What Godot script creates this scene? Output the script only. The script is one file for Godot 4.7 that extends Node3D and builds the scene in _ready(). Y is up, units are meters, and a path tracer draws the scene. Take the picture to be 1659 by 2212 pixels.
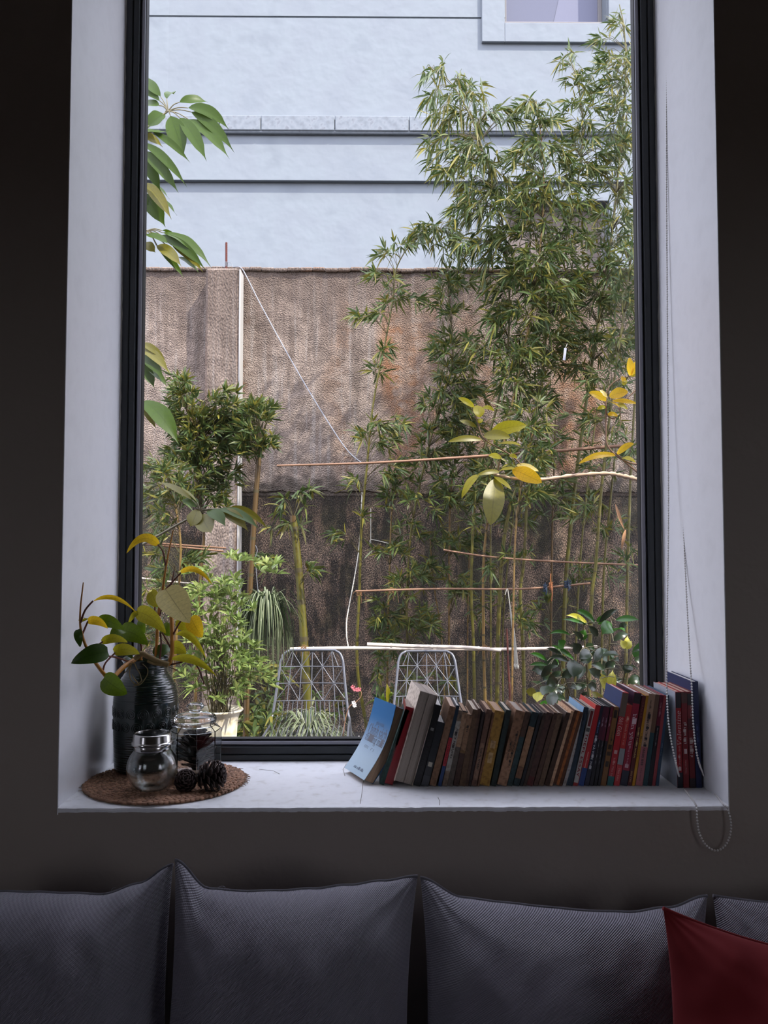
extends Node3D

# ---------------------------------------------------------------- camera constants
const W := 1659.0
const H := 2212.0
const F := 1848.4            # focal length in pixels of a 1659x2212 picture
const EYE := Vector3(0, 1.40, 1.73)
const YAW := -0.00983
const PITCH := 0.04696
const SILL := 0.8955         # height of the sill
const XL := -0.6295          # left and right cheek of the window niche
const XR := 0.7055
const ZF := -0.3675          # plane of the window frame

var cam_basis: Basis
var rng := RandomNumberGenerator.new()
var names := {}
var M := {}

# a point of the place: the direction of a pixel of the photograph at a depth (metres from the eye along -z)
func P(px: float, py: float, d: float) -> Vector3:
	var r: Vector3 = cam_basis * Vector3((px - W / 2) / F, (H / 2 - py) / F, -1.0)
	return EYE + r * (d / -r.z)

# the point where a pixel meets the horizontal plane at height y
func on_level(px: float, py: float, y: float) -> Vector3:
	var r: Vector3 = cam_basis * Vector3((px - W / 2) / F, (H / 2 - py) / F, -1.0)
	return EYE + r * ((y - EYE.y) / r.y)

# ---------------------------------------------------------------- mesh builder
class MB:
	var v := PackedVector3Array()
	var n := PackedVector3Array()
	var t := PackedVector2Array()
	var c := PackedColorArray()
	var i := PackedInt32Array()
	var col := Color(1, 1, 1)

	func put(p: Vector3, nn: Vector3, uv := Vector2.ZERO) -> int:
		v.append(p); n.append(nn); t.append(uv); c.append(col)
		return v.size() - 1

	func tri(a: int, b: int, d: int) -> void:
		var g: Vector3 = (v[d] - v[a]).cross(v[b] - v[a])
		if g.dot(n[a] + n[b] + n[d]) >= 0.0:
			i.append(a); i.append(b); i.append(d)
		else:
			i.append(a); i.append(d); i.append(b)

	func quad(a: Vector3, b: Vector3, d: Vector3, e: Vector3, out := Vector3.ZERO, u0 := Vector2(0, 0), u1 := Vector2(1, 1)) -> void:
		var g: Vector3 = (b - a).cross(d - a).normalized()
		if out != Vector3.ZERO and g.dot(out) < 0.0:
			g = -g
		var k := put(a, g, Vector2(u0.x, u1.y))
		put(b, g, Vector2(u1.x, u1.y)); put(d, g, Vector2(u1.x, u0.y)); put(e, g, Vector2(u0.x, u0.y))
		tri(k, k + 1, k + 2); tri(k, k + 2, k + 3)

	# box with chamfered edges
	func box(ctr: Vector3, size: Vector3, b := 0.002, rot := Basis()) -> void:
		var h := size / 2
		b = minf(b, minf(h.x, minf(h.y, h.z)) * 0.9)
		var ax := [Vector3.RIGHT, Vector3.UP, Vector3.BACK]
		for k in 3:
			var k1 := (k + 1) % 3
			var k2 := (k + 2) % 3
			for s in [-1.0, 1.0]:
				var nn: Vector3 = ax[k] * s
				var o: Vector3 = nn * h[k]
				var e1: Vector3 = ax[k1] * (h[k1] - b)
				var e2: Vector3 = ax[k2] * (h[k2] - b)
				quad(ctr + rot * (o - e1 - e2), ctr + rot * (o + e1 - e2), ctr + rot * (o + e1 + e2), ctr + rot * (o - e1 + e2), rot * nn)
		if b <= 0.0:
			return
		for k in 3:
			var k1 := (k + 1) % 3
			var k2 := (k + 2) % 3
			for s1 in [-1.0, 1.0]:
				for s2 in [-1.0, 1.0]:
					var e: Vector3 = ax[k] * (h[k] - b)
					var p1: Vector3 = ax[k1] * (h[k1] * s1) + ax[k2] * ((h[k2] - b) * s2)
					var p2: Vector3 = ax[k1] * ((h[k1] - b) * s1) + ax[k2] * (h[k2] * s2)
					quad(ctr + rot * (p1 - e), ctr + rot * (p1 + e), ctr + rot * (p2 + e), ctr + rot * (p2 - e), rot * (ax[k1] * s1 + ax[k2] * s2))
		for sx in [-1.0, 1.0]:
			for sy in [-1.0, 1.0]:
				for sz in [-1.0, 1.0]:
					var q := Vector3(sx, sy, sz)
					var nn: Vector3 = rot * q.normalized()
					var a := put(ctr + rot * (q * (h - Vector3(0, b, b))), nn)
					put(ctr + rot * (q * (h - Vector3(b, 0, b))), nn)
					put(ctr + rot * (q * (h - Vector3(b, b, 0))), nn)
					tri(a, a + 1, a + 2)

	# tube along points
	func tube(pts: Array, radii: Array, sides := 6, cap := true) -> void:
		var m := pts.size()
		if m < 2:
			return
		var tg: Vector3 = (pts[1] - pts[0]).normalized()
		var ref := Vector3.UP if absf(tg.y) < 0.9 else Vector3.RIGHT
		var s: Vector3 = tg.cross(ref).normalized()
		var first := v.size()
		var run := 0.0
		for k in m:
			var t2: Vector3 = (pts[mini(k + 1, m - 1)] - pts[maxi(k - 1, 0)]).normalized()
			s = (s - t2 * s.dot(t2)).normalized()
			var b: Vector3 = t2.cross(s)
			var r: float = radii[k] if radii.size() == m else lerpf(radii[0], radii[radii.size() - 1], float(k) / (m - 1))
			if k > 0:
				run += (pts[k] - pts[k - 1]).length()
			for j in sides:
				var a := TAU * j / sides
				var nn: Vector3 = s * cos(a) + b * sin(a)
				put(pts[k] + nn * r, nn, Vector2(float(j) / sides, run))
		for k in m - 1:
			for j in sides:
				var a := first + k * sides + j
				var b2 := first + k * sides + (j + 1) % sides
				tri(a, b2, b2 + sides); tri(a, b2 + sides, a + sides)
		if cap:
			for e in [0, m - 1]:
				var nn: Vector3 = (pts[0] - pts[1]).normalized() if e == 0 else (pts[m - 1] - pts[m - 2]).normalized()
				var f0 := v.size()
				for j in sides:
					put(v[first + e * sides + j], nn)
				for j in range(1, sides - 1):
					tri(f0, f0 + j, f0 + j + 1)

	# turn a profile of Vector2(radius, height) round the y axis at ctr
	func lathe(ctr: Vector3, prof: Array, segs := 32, smooth := true) -> void:
		var m := prof.size()
		for k in m - 1:
			var a: Vector2 = prof[k]
			var b: Vector2 = prof[k + 1]
			var first := v.size()
			for e in 2:
				var q: Vector2 = a if e == 0 else b
				var tn: Vector2 = (b - a).normalized()
				if smooth:
					var at := k + e
					var pa: Vector2 = prof[maxi(at - 1, 0)]
					var pb: Vector2 = prof[mini(at + 1, m - 1)]
					var t0: Vector2 = (q - pa).normalized() if at > 0 else (pb - q).normalized()
					var t1: Vector2 = (pb - q).normalized() if at < m - 1 else t0
					if t0.dot(t1) > 0.5:
						tn = (t0 + t1).normalized()
				for j in segs + 1:
					var an := TAU * j / segs
					put(ctr + Vector3(cos(an) * q.x, q.y, sin(an) * q.x), Vector3(cos(an) * tn.y, -tn.x, sin(an) * tn.y), Vector2(float(j) / segs, float(k + e) / (m - 1)))
			for j in segs:
				tri(first + j, first + j + 1, first + segs + 2 + j); tri(first + j, first + segs + 2 + j, first + segs + 1 + j)

	func ball(ctr: Vector3, r: Vector3, segs := 8, rings := 5, rot := Basis()) -> void:
		var first := v.size()
		for k in rings + 1:
			var th := PI * k / rings
			for j in segs + 1:
				var an := TAU * j / segs
				var q := Vector3(sin(th) * cos(an), cos(th), sin(th) * sin(an))
				put(ctr + rot * (q * r), (rot * (q / r)).normalized(), Vector2(float(j) / segs, float(k) / rings))
		for k in rings:
			for j in segs:
				var a := first + k * (segs + 1) + j
				tri(a, a + 1, a + segs + 2); tri(a, a + segs + 2, a + segs + 1)

	# narrow grass or bamboo leaf
	func blade(b: Vector3, dir: Vector3, ln: float, w: float, side: Vector3, droop: float) -> void:
		side = (side - dir * side.dot(dir)).normalized()
		var nn: Vector3 = side.cross(dir).normalized()
		var p1: Vector3 = b + dir * (ln * 0.28) + Vector3(0, -droop * ln * 0.08, 0)
		var p2: Vector3 = b + dir * (ln * 0.62) + Vector3(0, -droop * ln * 0.38, 0)
		var p3: Vector3 = b + dir * ln + Vector3(0, -droop * ln, 0)
		var lift: Vector3 = nn * (w * 0.18)
		var k := put(b, nn)
		put(p1 + side * (w * 0.5) + lift, (nn - side * 0.35).normalized()); put(p1, nn); put(p1 - side * (w * 0.5) + lift, (nn + side * 0.35).normalized())
		put(p2 + side * (w * 0.38) + lift, (nn - side * 0.35).normalized()); put(p2, nn); put(p2 - side * (w * 0.38) + lift, (nn + side * 0.35).normalized())
		put(p3, nn)
		tri(k, k + 1, k + 2); tri(k, k + 2, k + 3)
		tri(k + 1, k + 4, k + 5); tri(k + 1, k + 5, k + 2); tri(k + 2, k + 5, k + 6); tri(k + 2, k + 6, k + 3)
		tri(k + 4, k + 7, k + 5); tri(k + 5, k + 7, k + 6)

	# broad leaf on a curve b - m - e; w is its full width, face the way its upper side looks
	func leaf(b: Vector3, m: Vector3, e: Vector3, w: float, face: Vector3, shape := "oval", fold := 0.25, wave := 0.0, phase := 0.0) -> void:
		var ctl: Vector3 = m * 2.0 - (b + e) * 0.5
		var nseg := 12
		var first := v.size()
		for k in nseg + 1:
			var s := float(k) / nseg
			var p: Vector3 = b.lerp(ctl, s).lerp(ctl.lerp(e, s), s)
			var tg: Vector3 = (b.lerp(ctl, minf(s + 0.02, 1.0)).lerp(ctl.lerp(e, minf(s + 0.02, 1.0)), minf(s + 0.02, 1.0)) - b.lerp(ctl, maxf(s - 0.02, 0.0)).lerp(ctl.lerp(e, maxf(s - 0.02, 0.0)), maxf(s - 0.02, 0.0))).normalized()
			var side: Vector3 = tg.cross(face).normalized()
			var nn: Vector3 = side.cross(tg).normalized()
			var hw := 0.0
			match shape:
				"heart": hw = pow(sin(PI * pow(clampf(s * 0.97 + 0.03, 0, 1), 0.62)), 0.75)
				"obovate": hw = pow(maxf(sin(PI * pow(s, 1.5)), 0.0), 0.75) * 0.98 + 0.03 * (1.0 - s)
				"lance": hw = pow(maxf(sin(PI * pow(s, 0.8)), 0.0), 1.1)
				"drip": hw = pow(maxf(sin(PI * pow(s, 0.85)), 0.0), 0.9) * (1.0 - 0.75 * smoothstep(0.72, 0.98, s))
				_: hw = pow(maxf(sin(PI * pow(s, 0.9)), 0.0), 0.7)
			hw *= w * 0.5
			for j in 5:
				var u := (j - 2) / 2.0
				var z := absf(u) * fold * hw + wave * w * absf(u) * sin(s * 15.0 + phase + (1.3 if u > 0 else 0.0))
				put(p + side * (u * hw) + nn * z, (nn - side * (signf(u) * fold * 0.9)).normalized(), Vector2(0.5 + u * 0.5, s))
		for k in nseg:
			for j in 4:
				var a := first + k * 5 + j
				tri(a, a + 1, a + 6); tri(a, a + 6, a + 5)

	func mesh(mat: Material, origin := Vector3.ZERO) -> ArrayMesh:
		var am := ArrayMesh.new()
		var arr := []
		arr.resize(Mesh.ARRAY_MAX)
		var vv := v
		if origin != Vector3.ZERO:
			vv = PackedVector3Array()
			vv.resize(v.size())
			for k in v.size():
				vv[k] = v[k] - origin
		arr[Mesh.ARRAY_VERTEX] = vv
		arr[Mesh.ARRAY_NORMAL] = n
		arr[Mesh.ARRAY_TEX_UV] = t
		arr[Mesh.ARRAY_COLOR] = c
		arr[Mesh.ARRAY_INDEX] = i
		am.add_surface_from_arrays(Mesh.PRIMITIVE_TRIANGLES, arr)
		am.surface_set_material(0, mat)
		return am

# ---------------------------------------------------------------- objects
func numbered(called: String) -> String:
	var k: int = names.get(called, 0)
	names[called] = k + 1
	return called if k == 0 else "%s_%03d" % [called, k]

func tag(o: Node3D, label: String, category: String, group := "", kind := "") -> Node3D:
	if label: o.set_meta("label", label)
	if category: o.set_meta("category", category)
	if group: o.set_meta("group", group)
	if kind: o.set_meta("kind", kind)
	return o

func thing(called: String, label: String, category: String, at := Vector3.ZERO, group := "") -> Node3D:
	var o := Node3D.new()
	o.name = numbered(called)
	add_child(o)
	o.position = at
	tag(o, label, category, group)
	return o

# origin: the world point that is the parent's own origin (builders work in world coordinates)
func part(called: String, mb: MB, mat: Material, parent: Node3D, origin := Vector3.ZERO, stuff := false) -> MeshInstance3D:
	var o := MeshInstance3D.new()
	o.name = called
	o.mesh = mb.mesh(mat, origin)
	parent.add_child(o, true)
	if stuff: o.set_meta("kind", "stuff")
	return o

func struct(called: String, mb: MB, mat: Material, label := "", category := "") -> MeshInstance3D:
	var o := MeshInstance3D.new()
	o.name = called
	o.mesh = mb.mesh(mat)
	add_child(o, true)
	tag(o, label, category, "", "structure")
	return o

# ---------------------------------------------------------------- materials
func mat(called: String, col: Color, rough := 0.7, metal := 0.0) -> StandardMaterial3D:
	var m := StandardMaterial3D.new()
	m.resource_name = called
	m.albedo_color = col
	m.roughness = rough
	m.metallic = metal
	M[called] = m
	return m

func noise_tex(freq: float, oct: int, ramp: Array, size := 512, sd := 1, typ := FastNoiseLite.TYPE_SIMPLEX_SMOOTH) -> NoiseTexture2D:
	var nz := FastNoiseLite.new()
	nz.noise_type = typ
	nz.frequency = freq
	nz.fractal_octaves = oct
	nz.seed = sd
	var tx := NoiseTexture2D.new()
	tx.width = size
	tx.height = size
	tx.seamless = true
	tx.noise = nz
	if ramp.size():
		var g := Gradient.new()
		g.offsets = PackedFloat32Array(range(ramp.size()).map(func(k): return float(k) / (ramp.size() - 1)))
		g.colors = PackedColorArray(ramp)
		tx.color_ramp = g
	return tx

func noise_bytes(w: int, h: int, fx: float, oct: int, sd: int, fy := 1.0) -> PackedByteArray:
	var nz := FastNoiseLite.new()
	nz.noise_type = FastNoiseLite.TYPE_SIMPLEX_SMOOTH
	nz.frequency = fx
	nz.fractal_octaves = oct
	nz.seed = sd
	var hh := maxi(int(h * fy), 4)
	var im: Image = nz.get_image(w, hh, false, false, true)
	if hh != h:
		im.resize(w, h, Image.INTERPOLATE_CUBIC)
	im.convert(Image.FORMAT_L8)
	return im.get_data()

func leaf_material(called: String, col: Color, back: float, rough := 0.42) -> StandardMaterial3D:
	var m := mat(called, col, rough)
	m.albedo_texture = M["vein_texture"]
	m.backlight_enabled = true
	m.backlight = Color(back, back, back)
	return m

# midrib and side veins of a leaf, pale lines on an even blade
func vein_texture() -> ImageTexture:
	var im := Image.create(128, 256, false, Image.FORMAT_RGB8)
	var spots := noise_bytes(128, 256, 0.05, 3, 77)
	for y in 256:
		for x in 128:
			var u := absf(x - 63.5) / 63.5
			var g := 0.90 + 0.10 * (spots[y * 128 + x] / 255.0 - 0.5)
			var k := fposmod(y / 256.0 * 9.0 - u * 0.9, 1.0)
			var line := maxf(1.0 - absf(k - 0.5) * 14.0, 0.0) * 0.10
			if u < 0.03: line = 0.16
			g = g - line
			im.set_pixel(x, y, Color(g, g, g))
	return ImageTexture.create_from_image(im)

func twill_texture() -> ImageTexture:
	var im := Image.create(64, 64, false, Image.FORMAT_L8)
	for y in 64:
		for x in 64:
			var k := fposmod((x + y) / 8.0, 1.0)
			var a := 0.5 - 0.5 * cos(TAU * k)
			a *= 0.75 + 0.25 * cos(TAU * (x - y) / 16.0)
			im.set_pixel(x, y, Color(a, a, a))
	return ImageTexture.create_from_image(im)

# the old rendered wall: sandy plaster, grey run-off, rust streaks; kind 1 is the mossy damp foot
func concrete_texture(kind: int) -> ImageTexture:
	var w := 1280
	var h := 900 if kind == 0 else 700
	var fine := noise_bytes(w, h, 0.22, 3, 11 + kind)
	var mid := noise_bytes(w, h, 0.02, 4, 12 + kind)
	var big := noise_bytes(w, h, 0.004, 3, 13 + kind)
	var run := noise_bytes(w, h, 0.016, 4, 14 + kind, 0.06)
	var run2 := noise_bytes(w, h, 0.05, 3, 15 + kind, 0.03)
	var px := PackedByteArray()
	px.resize(w * h * 3)
	for y in h:
		var v := float(y) / h
		for x in w:
			var k := y * w + x
			var f := fine[k] / 255.0 - 0.5
			var m := mid[k] / 255.0
			var b := big[k] / 255.0
			var r := run[k] / 255.0
			var r2 := run2[k] / 255.0
			var c: Vector3
			if kind == 0:
				c = Vector3(0.66, 0.595, 0.565).lerp(Vector3(0.56, 0.50, 0.475), smoothstep(0.35, 0.75, m))
				c = c.lerp(Vector3(0.72, 0.69, 0.69), smoothstep(0.55, 0.8, r2) * 0.5)
				var top := smoothstep(0.42, 0.0, v + (r - 0.5) * 0.6)
				c = c.lerp(Vector3(0.36, 0.30, 0.275), top * 0.55)
				c = c.lerp(Vector3(0.38, 0.325, 0.30), smoothstep(0.58, 0.8, r) * 0.45)
				# rust runs where iron ties stick out
				var xx := float(x) / w
				var rust := 0.0
				for s in [[0.175, 0.02, 0.5], [0.395, 0.012, 0.35], [0.505, 0.020, 0.9], [0.535, 0.035, 0.5], [0.575, 0.02, 0.45], [0.66, 0.03, 0.45], [0.86, 0.05, 0.7]]:
					var wd: float = s[1] * (0.6 + 0.8 * m)
					rust = maxf(rust, s[2] * exp(-pow((xx - s[0] - (m - 0.5) * 0.03 - (big[(y / 3) * w + x] / 255.0 - 0.5) * 0.05) / wd, 2.0)) * smoothstep(0.02, 0.35, v))
				c = c.lerp(Vector3(0.66, 0.45, 0.31), clampf(rust * (0.25 + 1.1 * r * m * 1.6 + f * 0.4), 0.0, 0.8))
				c = c.lerp(Vector3(0.29, 0.26, 0.235), smoothstep(0.90, 1.0, v + (m - 0.5) * 0.1) * 0.7)
				c *= 1.0 + f * 0.55
			else:
				c = Vector3(0.38, 0.325, 0.285).lerp(Vector3(0.17, 0.15, 0.13), smoothstep(0.35, 0.66, m * 0.6 + r * 0.5))
				c = c.lerp(Vector3(0.50, 0.455, 0.42), smoothstep(0.52, 0.70, b + f * 0.5) * 0.5)
				c = c.lerp(Vector3(0.17, 0.18, 0.115), smoothstep(0.52, 0.75, 1.0 - b + f * 0.3) * 0.5)
				c = c.lerp(Vector3(0.15, 0.135, 0.115), smoothstep(0.10, 0.0, v + (m - 0.5) * 0.12) * 0.8)
				c *= 1.08 * (1.0 + f * 2.4)
				if fine[k] > 208: c = c.lerp(Vector3(0.55, 0.52, 0.48), 0.5)
			px[k * 3] = int(clampf(c.x, 0, 1) * 255)
			px[k * 3 + 1] = int(clampf(c.y, 0, 1) * 255)
			px[k * 3 + 2] = int(clampf(c.z, 0, 1) * 255)
	return ImageTexture.create_from_image(Image.create_from_data(w, h, false, Image.FORMAT_RGB8, px))

func make_materials() -> void:
	M["vein_texture"] = vein_texture()
	var relief := noise_tex(0.03, 4, [], 512, 5)
	var m := mat("dark_wall_paint", Color(0.58, 0.54, 0.505), 0.55)
	m.heightmap_enabled = true; m.heightmap_texture = relief; m.heightmap_scale = 0.08; m.uv1_triplanar = true; m.uv1_world_triplanar = true; m.uv1_scale = Vector3(1.6, 1.6, 1.6)
	m = mat("room_paint", Color(0.70, 0.68, 0.66), 0.9)
	m = mat("niche_paint", Color(0.93, 0.935, 0.95), 0.32)
	m.albedo_texture = noise_tex(0.012, 4, [Color(0.975, 0.975, 0.975), Color(1, 1, 1), Color(0.985, 0.985, 0.985)], 512, 21)
	m.heightmap_enabled = true; m.heightmap_texture = noise_tex(0.02, 4, [], 512, 22); m.heightmap_scale = 0.02
	m.uv1_triplanar = true; m.uv1_world_triplanar = true; m.uv1_scale = Vector3(1.8, 1.8, 1.8)
	m = mat("sill_paint", Color(0.92, 0.925, 0.935), 0.42)
	m.albedo_texture = noise_tex(0.02, 5, [Color(0.90, 0.89, 0.87), Color(0.985, 0.985, 0.985), Color(1, 1, 1), Color(0.97, 0.97, 0.965)], 512, 23)
	m.heightmap_enabled = true; m.heightmap_texture = noise_tex(0.03, 4, [], 512, 24); m.heightmap_scale = 0.03
	m.uv1_triplanar = true; m.uv1_world_triplanar = true; m.uv1_scale = Vector3(2.2, 2.2, 2.2)
	mat("crack_line", Color(0.55, 0.53, 0.50), 0.9)
	mat("frame_black", Color(0.105, 0.125, 0.14), 0.38, 0.1)
	mat("bead_grey", Color(0.46, 0.46, 0.49), 0.32, 0.2)
	mat("gasket_rubber", Color(0.02, 0.02, 0.022), 0.6)
	mat("sealant", Color(0.72, 0.71, 0.68), 0.6)
	m = mat("window_pane", Color(1, 1, 1, 0.02), 0.0)
	m.transparency = BaseMaterial3D.TRANSPARENCY_ALPHA
	m.metallic_specular = 0.45
	mat("floor_tile", Color(0.32, 0.30, 0.28), 0.5)
	# outside
	var pn := FastNoiseLite.new()
	pn.frequency = 0.19; pn.fractal_octaves = 4; pn.seed = 31; pn.noise_type = FastNoiseLite.TYPE_SIMPLEX_SMOOTH
	var pt := NoiseTexture2D.new()
	pt.width = 1600; pt.height = 700; pt.noise = pn
	M["plaster_relief"] = pt
	m = mat("old_render", Color(0.77, 0.765, 0.735), 0.95)
	m.albedo_texture = concrete_texture(0)
	m.heightmap_enabled = true; m.heightmap_texture = M["plaster_relief"]; m.heightmap_scale = 1.1
	m = mat("damp_render", Color(0.84, 0.80, 0.75), 0.95)
	m.heightmap_enabled = true; m.heightmap_texture = M["plaster_relief"]; m.heightmap_scale = 0.8
	m.albedo_texture = concrete_texture(1)
	m = mat("pillar_render", Color(0.77, 0.765, 0.735), 0.95)
	m.albedo_texture = M["old_render"].albedo_texture
	m.uv1_triplanar = true; m.uv1_world_triplanar = true; m.uv1_scale = Vector3(0.25, 0.272, 0.25); m.uv1_offset = Vector3(0.62, 0.0, 0.62)
	m.heightmap_enabled = true; m.heightmap_texture = M["plaster_relief"]; m.heightmap_scale = 1.0
	mat("pale_plaster", Color(0.66, 0.65, 0.63), 0.9)
	m = mat("facade_paint", Color(0.475, 0.505, 0.53), 0.85)
	m.albedo_texture = noise_tex(0.006, 5, [Color(0.93, 0.93, 0.94), Color(1, 1, 1), Color(0.985, 0.98, 0.985), Color(0.955, 0.955, 0.965)], 1024, 41)
	m.heightmap_enabled = true; m.heightmap_texture = noise_tex(0.05, 4, [], 512, 42); m.heightmap_scale = 0.35
	m.uv1_triplanar = true; m.uv1_world_triplanar = true; m.uv1_scale = Vector3(0.22, 0.22, 0.22)
	m = mat("ledge_paint", Color(0.48, 0.505, 0.53), 0.85)
	m.albedo_texture = noise_tex(0.02, 5, [Color(0.78, 0.77, 0.79), Color(1, 1, 1), Color(0.92, 0.93, 0.94), Color(0.85, 0.84, 0.85)], 512, 43)
	m.uv1_triplanar = true; m.uv1_world_triplanar = true; m.uv1_scale = Vector3(0.9, 0.9, 0.9)
	mat("far_sill", Color(0.46, 0.45, 0.45), 0.8)
	m = mat("far_glass", Color(0.24, 0.25, 0.33), 0.08)
	m.metallic_specular = 0.7
	mat("far_blind", Color(0.42, 0.43, 0.50), 0.8)
	mat("far_board", Color(0.40, 0.36, 0.34), 0.8)
	m = mat("soil", Color(0.20, 0.165, 0.13), 1.0)
	m.albedo_texture = noise_tex(0.05, 5, [Color(0.5, 0.5, 0.45), Color(1, 1, 1), Color(0.8, 0.9, 0.6)], 512, 51)
	m.uv1_triplanar = true; m.uv1_world_triplanar = true
	# plants
	m = mat("bamboo_leaf", Color(0.77, 0.77, 0.77), 0.5)
	m.vertex_color_use_as_albedo = true; m.backlight_enabled = true; m.backlight = Color(0.8, 0.8, 0.8)
	m = mat("bamboo_culm", Color(0.36, 0.34, 0.11), 0.45)
	m.albedo_texture = noise_tex(0.03, 3, [Color(0.7, 0.62, 0.5), Color(1, 1, 1), Color(0.85, 0.9, 0.6)], 256, 61)
	m.uv1_triplanar = true; m.uv1_scale = Vector3(2, 2, 2)
	m = mat("bamboo_tan", Color(0.48, 0.38, 0.21), 0.5)
	m.albedo_texture = M["bamboo_culm"].albedo_texture; m.uv1_triplanar = true; m.uv1_scale = Vector3(2, 2, 2)
	mat("bamboo_brown", Color(0.33, 0.25, 0.12), 0.5)
	mat("bamboo_red", Color(0.33, 0.15, 0.10), 0.6)
	mat("culm_node", Color(0.27, 0.24, 0.13), 0.6)
	mat("twig", Color(0.28, 0.25, 0.12), 0.7)
	mat("dry_cane", Color(0.52, 0.39, 0.30), 0.6)
	mat("white_cane", Color(0.84, 0.79, 0.74), 0.6)
	mat("bark", Color(0.42, 0.33, 0.27), 0.9)
	mat("pale_bark", Color(0.74, 0.64, 0.55), 0.8)
	mat("string", Color(0.66, 0.65, 0.61), 0.8)
	mat("twine", Color(0.55, 0.41, 0.28), 0.9)
	mat("blue_tie", Color(0.06, 0.15, 0.24), 0.6)
	mat("orange_tie", Color(0.58, 0.36, 0.20), 0.6)
	mat("white_tag", Color(0.62, 0.63, 0.68), 0.6)
	mat("rust_iron", Color(0.36, 0.19, 0.16), 0.9, 0.2)
	mat("wire_grey", Color(0.50, 0.51, 0.53), 0.5, 0.4)
	mat("chair_wire", Color(0.40, 0.41, 0.44), 0.4, 0.5)
	m = mat("white_pot", Color(0.90, 0.87, 0.79), 0.5)
	m.albedo_texture = noise_tex(0.02, 4, [Color(0.82, 0.76, 0.62), Color(1, 1, 1), Color(1, 1, 1)], 256, 71)
	m.uv1_triplanar = true; m.uv1_scale = Vector3(4, 4, 4)
	leaf_material("leaf_green", Color(0.40, 0.50, 0.09), 1.05)
	leaf_material("leaf_dark", Color(0.24, 0.36, 0.07), 0.6)
	leaf_material("leaf_yellow", Color(0.95, 0.79, 0.17), 1.25)
	leaf_material("leaf_lime", Color(0.72, 0.69, 0.16), 1.2)
	leaf_material("leaf_pale", Color(0.86, 0.80, 0.50), 0.9)
	leaf_material("leaf_olive", Color(0.50, 0.48, 0.12), 0.9)
	leaf_material("umbrella_leaf", Color(0.25, 0.35, 0.03), 0.85, 0.42)
	M["umbrella_leaf"].metallic_specular = 0.35
	leaf_material("shrub_leaf", Color(0.15, 0.23, 0.12), 0.35, 0.3)
	leaf_material("shrub_bright", Color(0.20, 0.42, 0.08), 0.7, 0.35)
	leaf_material("shrub_yellow", Color(0.82, 0.80, 0.28), 0.9, 0.4)
	mat("petiole_red", Color(0.36, 0.16, 0.10), 0.5)
	mat("stem_ochre", Color(0.66, 0.44, 0.12), 0.5)
	mat("root_tan", Color(0.50, 0.42, 0.26), 0.7)
	mat("petiole_green", Color(0.42, 0.40, 0.30), 0.6)
	mat("petal_pink", Color(0.78, 0.42, 0.46), 0.6)
	mat("petal_white", Color(0.92, 0.90, 0.90), 0.6)
	# sill things
	m = mat("vase_glaze", Color(0.05, 0.15, 0.135), 0.24)
	m.clearcoat_enabled = true; m.clearcoat = 0.6; m.clearcoat_roughness = 0.12
	m.albedo_texture = noise_tex(0.02, 4, [Color(0.6, 0.6, 0.62), Color(1, 1, 1)], 256, 81); m.uv1_triplanar = true; m.uv1_scale = Vector3(6, 6, 6)
	m = mat("braid_fibre", Color(1, 1, 1), 0.85)
	m.vertex_color_use_as_albedo = true
	m = mat("jar_glass", Color(0.98, 0.99, 0.99, 0.0), 0.02)
	m.refraction_enabled = true; m.refraction_scale = 0.05; m.transparency = BaseMaterial3D.TRANSPARENCY_ALPHA
	m = mat("crackle_glass", Color(0.97, 0.985, 0.98, 0.0), 0.03)
	m.refraction_enabled = true; m.refraction_scale = 0.05; m.transparency = BaseMaterial3D.TRANSPARENCY_ALPHA
	m.heightmap_enabled = true; m.heightmap_scale = 0.014; m.uv1_triplanar = true; m.uv1_scale = Vector3(12, 12, 12)
	var cell := FastNoiseLite.new()
	cell.noise_type = FastNoiseLite.TYPE_CELLULAR; cell.frequency = 0.035; cell.cellular_return_type = FastNoiseLite.RETURN_DISTANCE2_SUB; cell.seed = 3
	var ct := NoiseTexture2D.new(); ct.noise = cell; ct.seamless = true; ct.width = 512; ct.height = 512
	m.heightmap_texture = ct
	mat("steel_lid", Color(0.72, 0.71, 0.70), 0.18, 1.0)
	mat("lid_top", Color(0.10, 0.10, 0.10), 0.2, 0.3)
	mat("cone_scale", Color(0.19, 0.115, 0.095), 0.7)
	mat("cone_core", Color(0.10, 0.06, 0.05), 0.9)
	mat("chain_bead", Color(0.88, 0.87, 0.86), 0.3)
	m = mat("grey_twill", Color(0.47, 0.46, 0.50), 0.66)
	m.metallic_specular = 0.5
	m.heightmap_enabled = true; m.heightmap_texture = twill_texture(); m.heightmap_scale = 0.16; m.uv1_scale = Vector3(14, 14, 14)
	m.rim_enabled = true; m.rim = 0.5; m.rim_tint = 0.4
	m = mat("red_cloth", Color(0.44, 0.05, 0.075), 0.9)
	m.rim_enabled = true; m.rim = 0.3; m.rim_tint = 0.7
	mat("thread", Color(0.55, 0.55, 0.58), 0.8)
	mat("sofa_wood", Color(0.20, 0.14, 0.10), 0.5)

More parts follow.
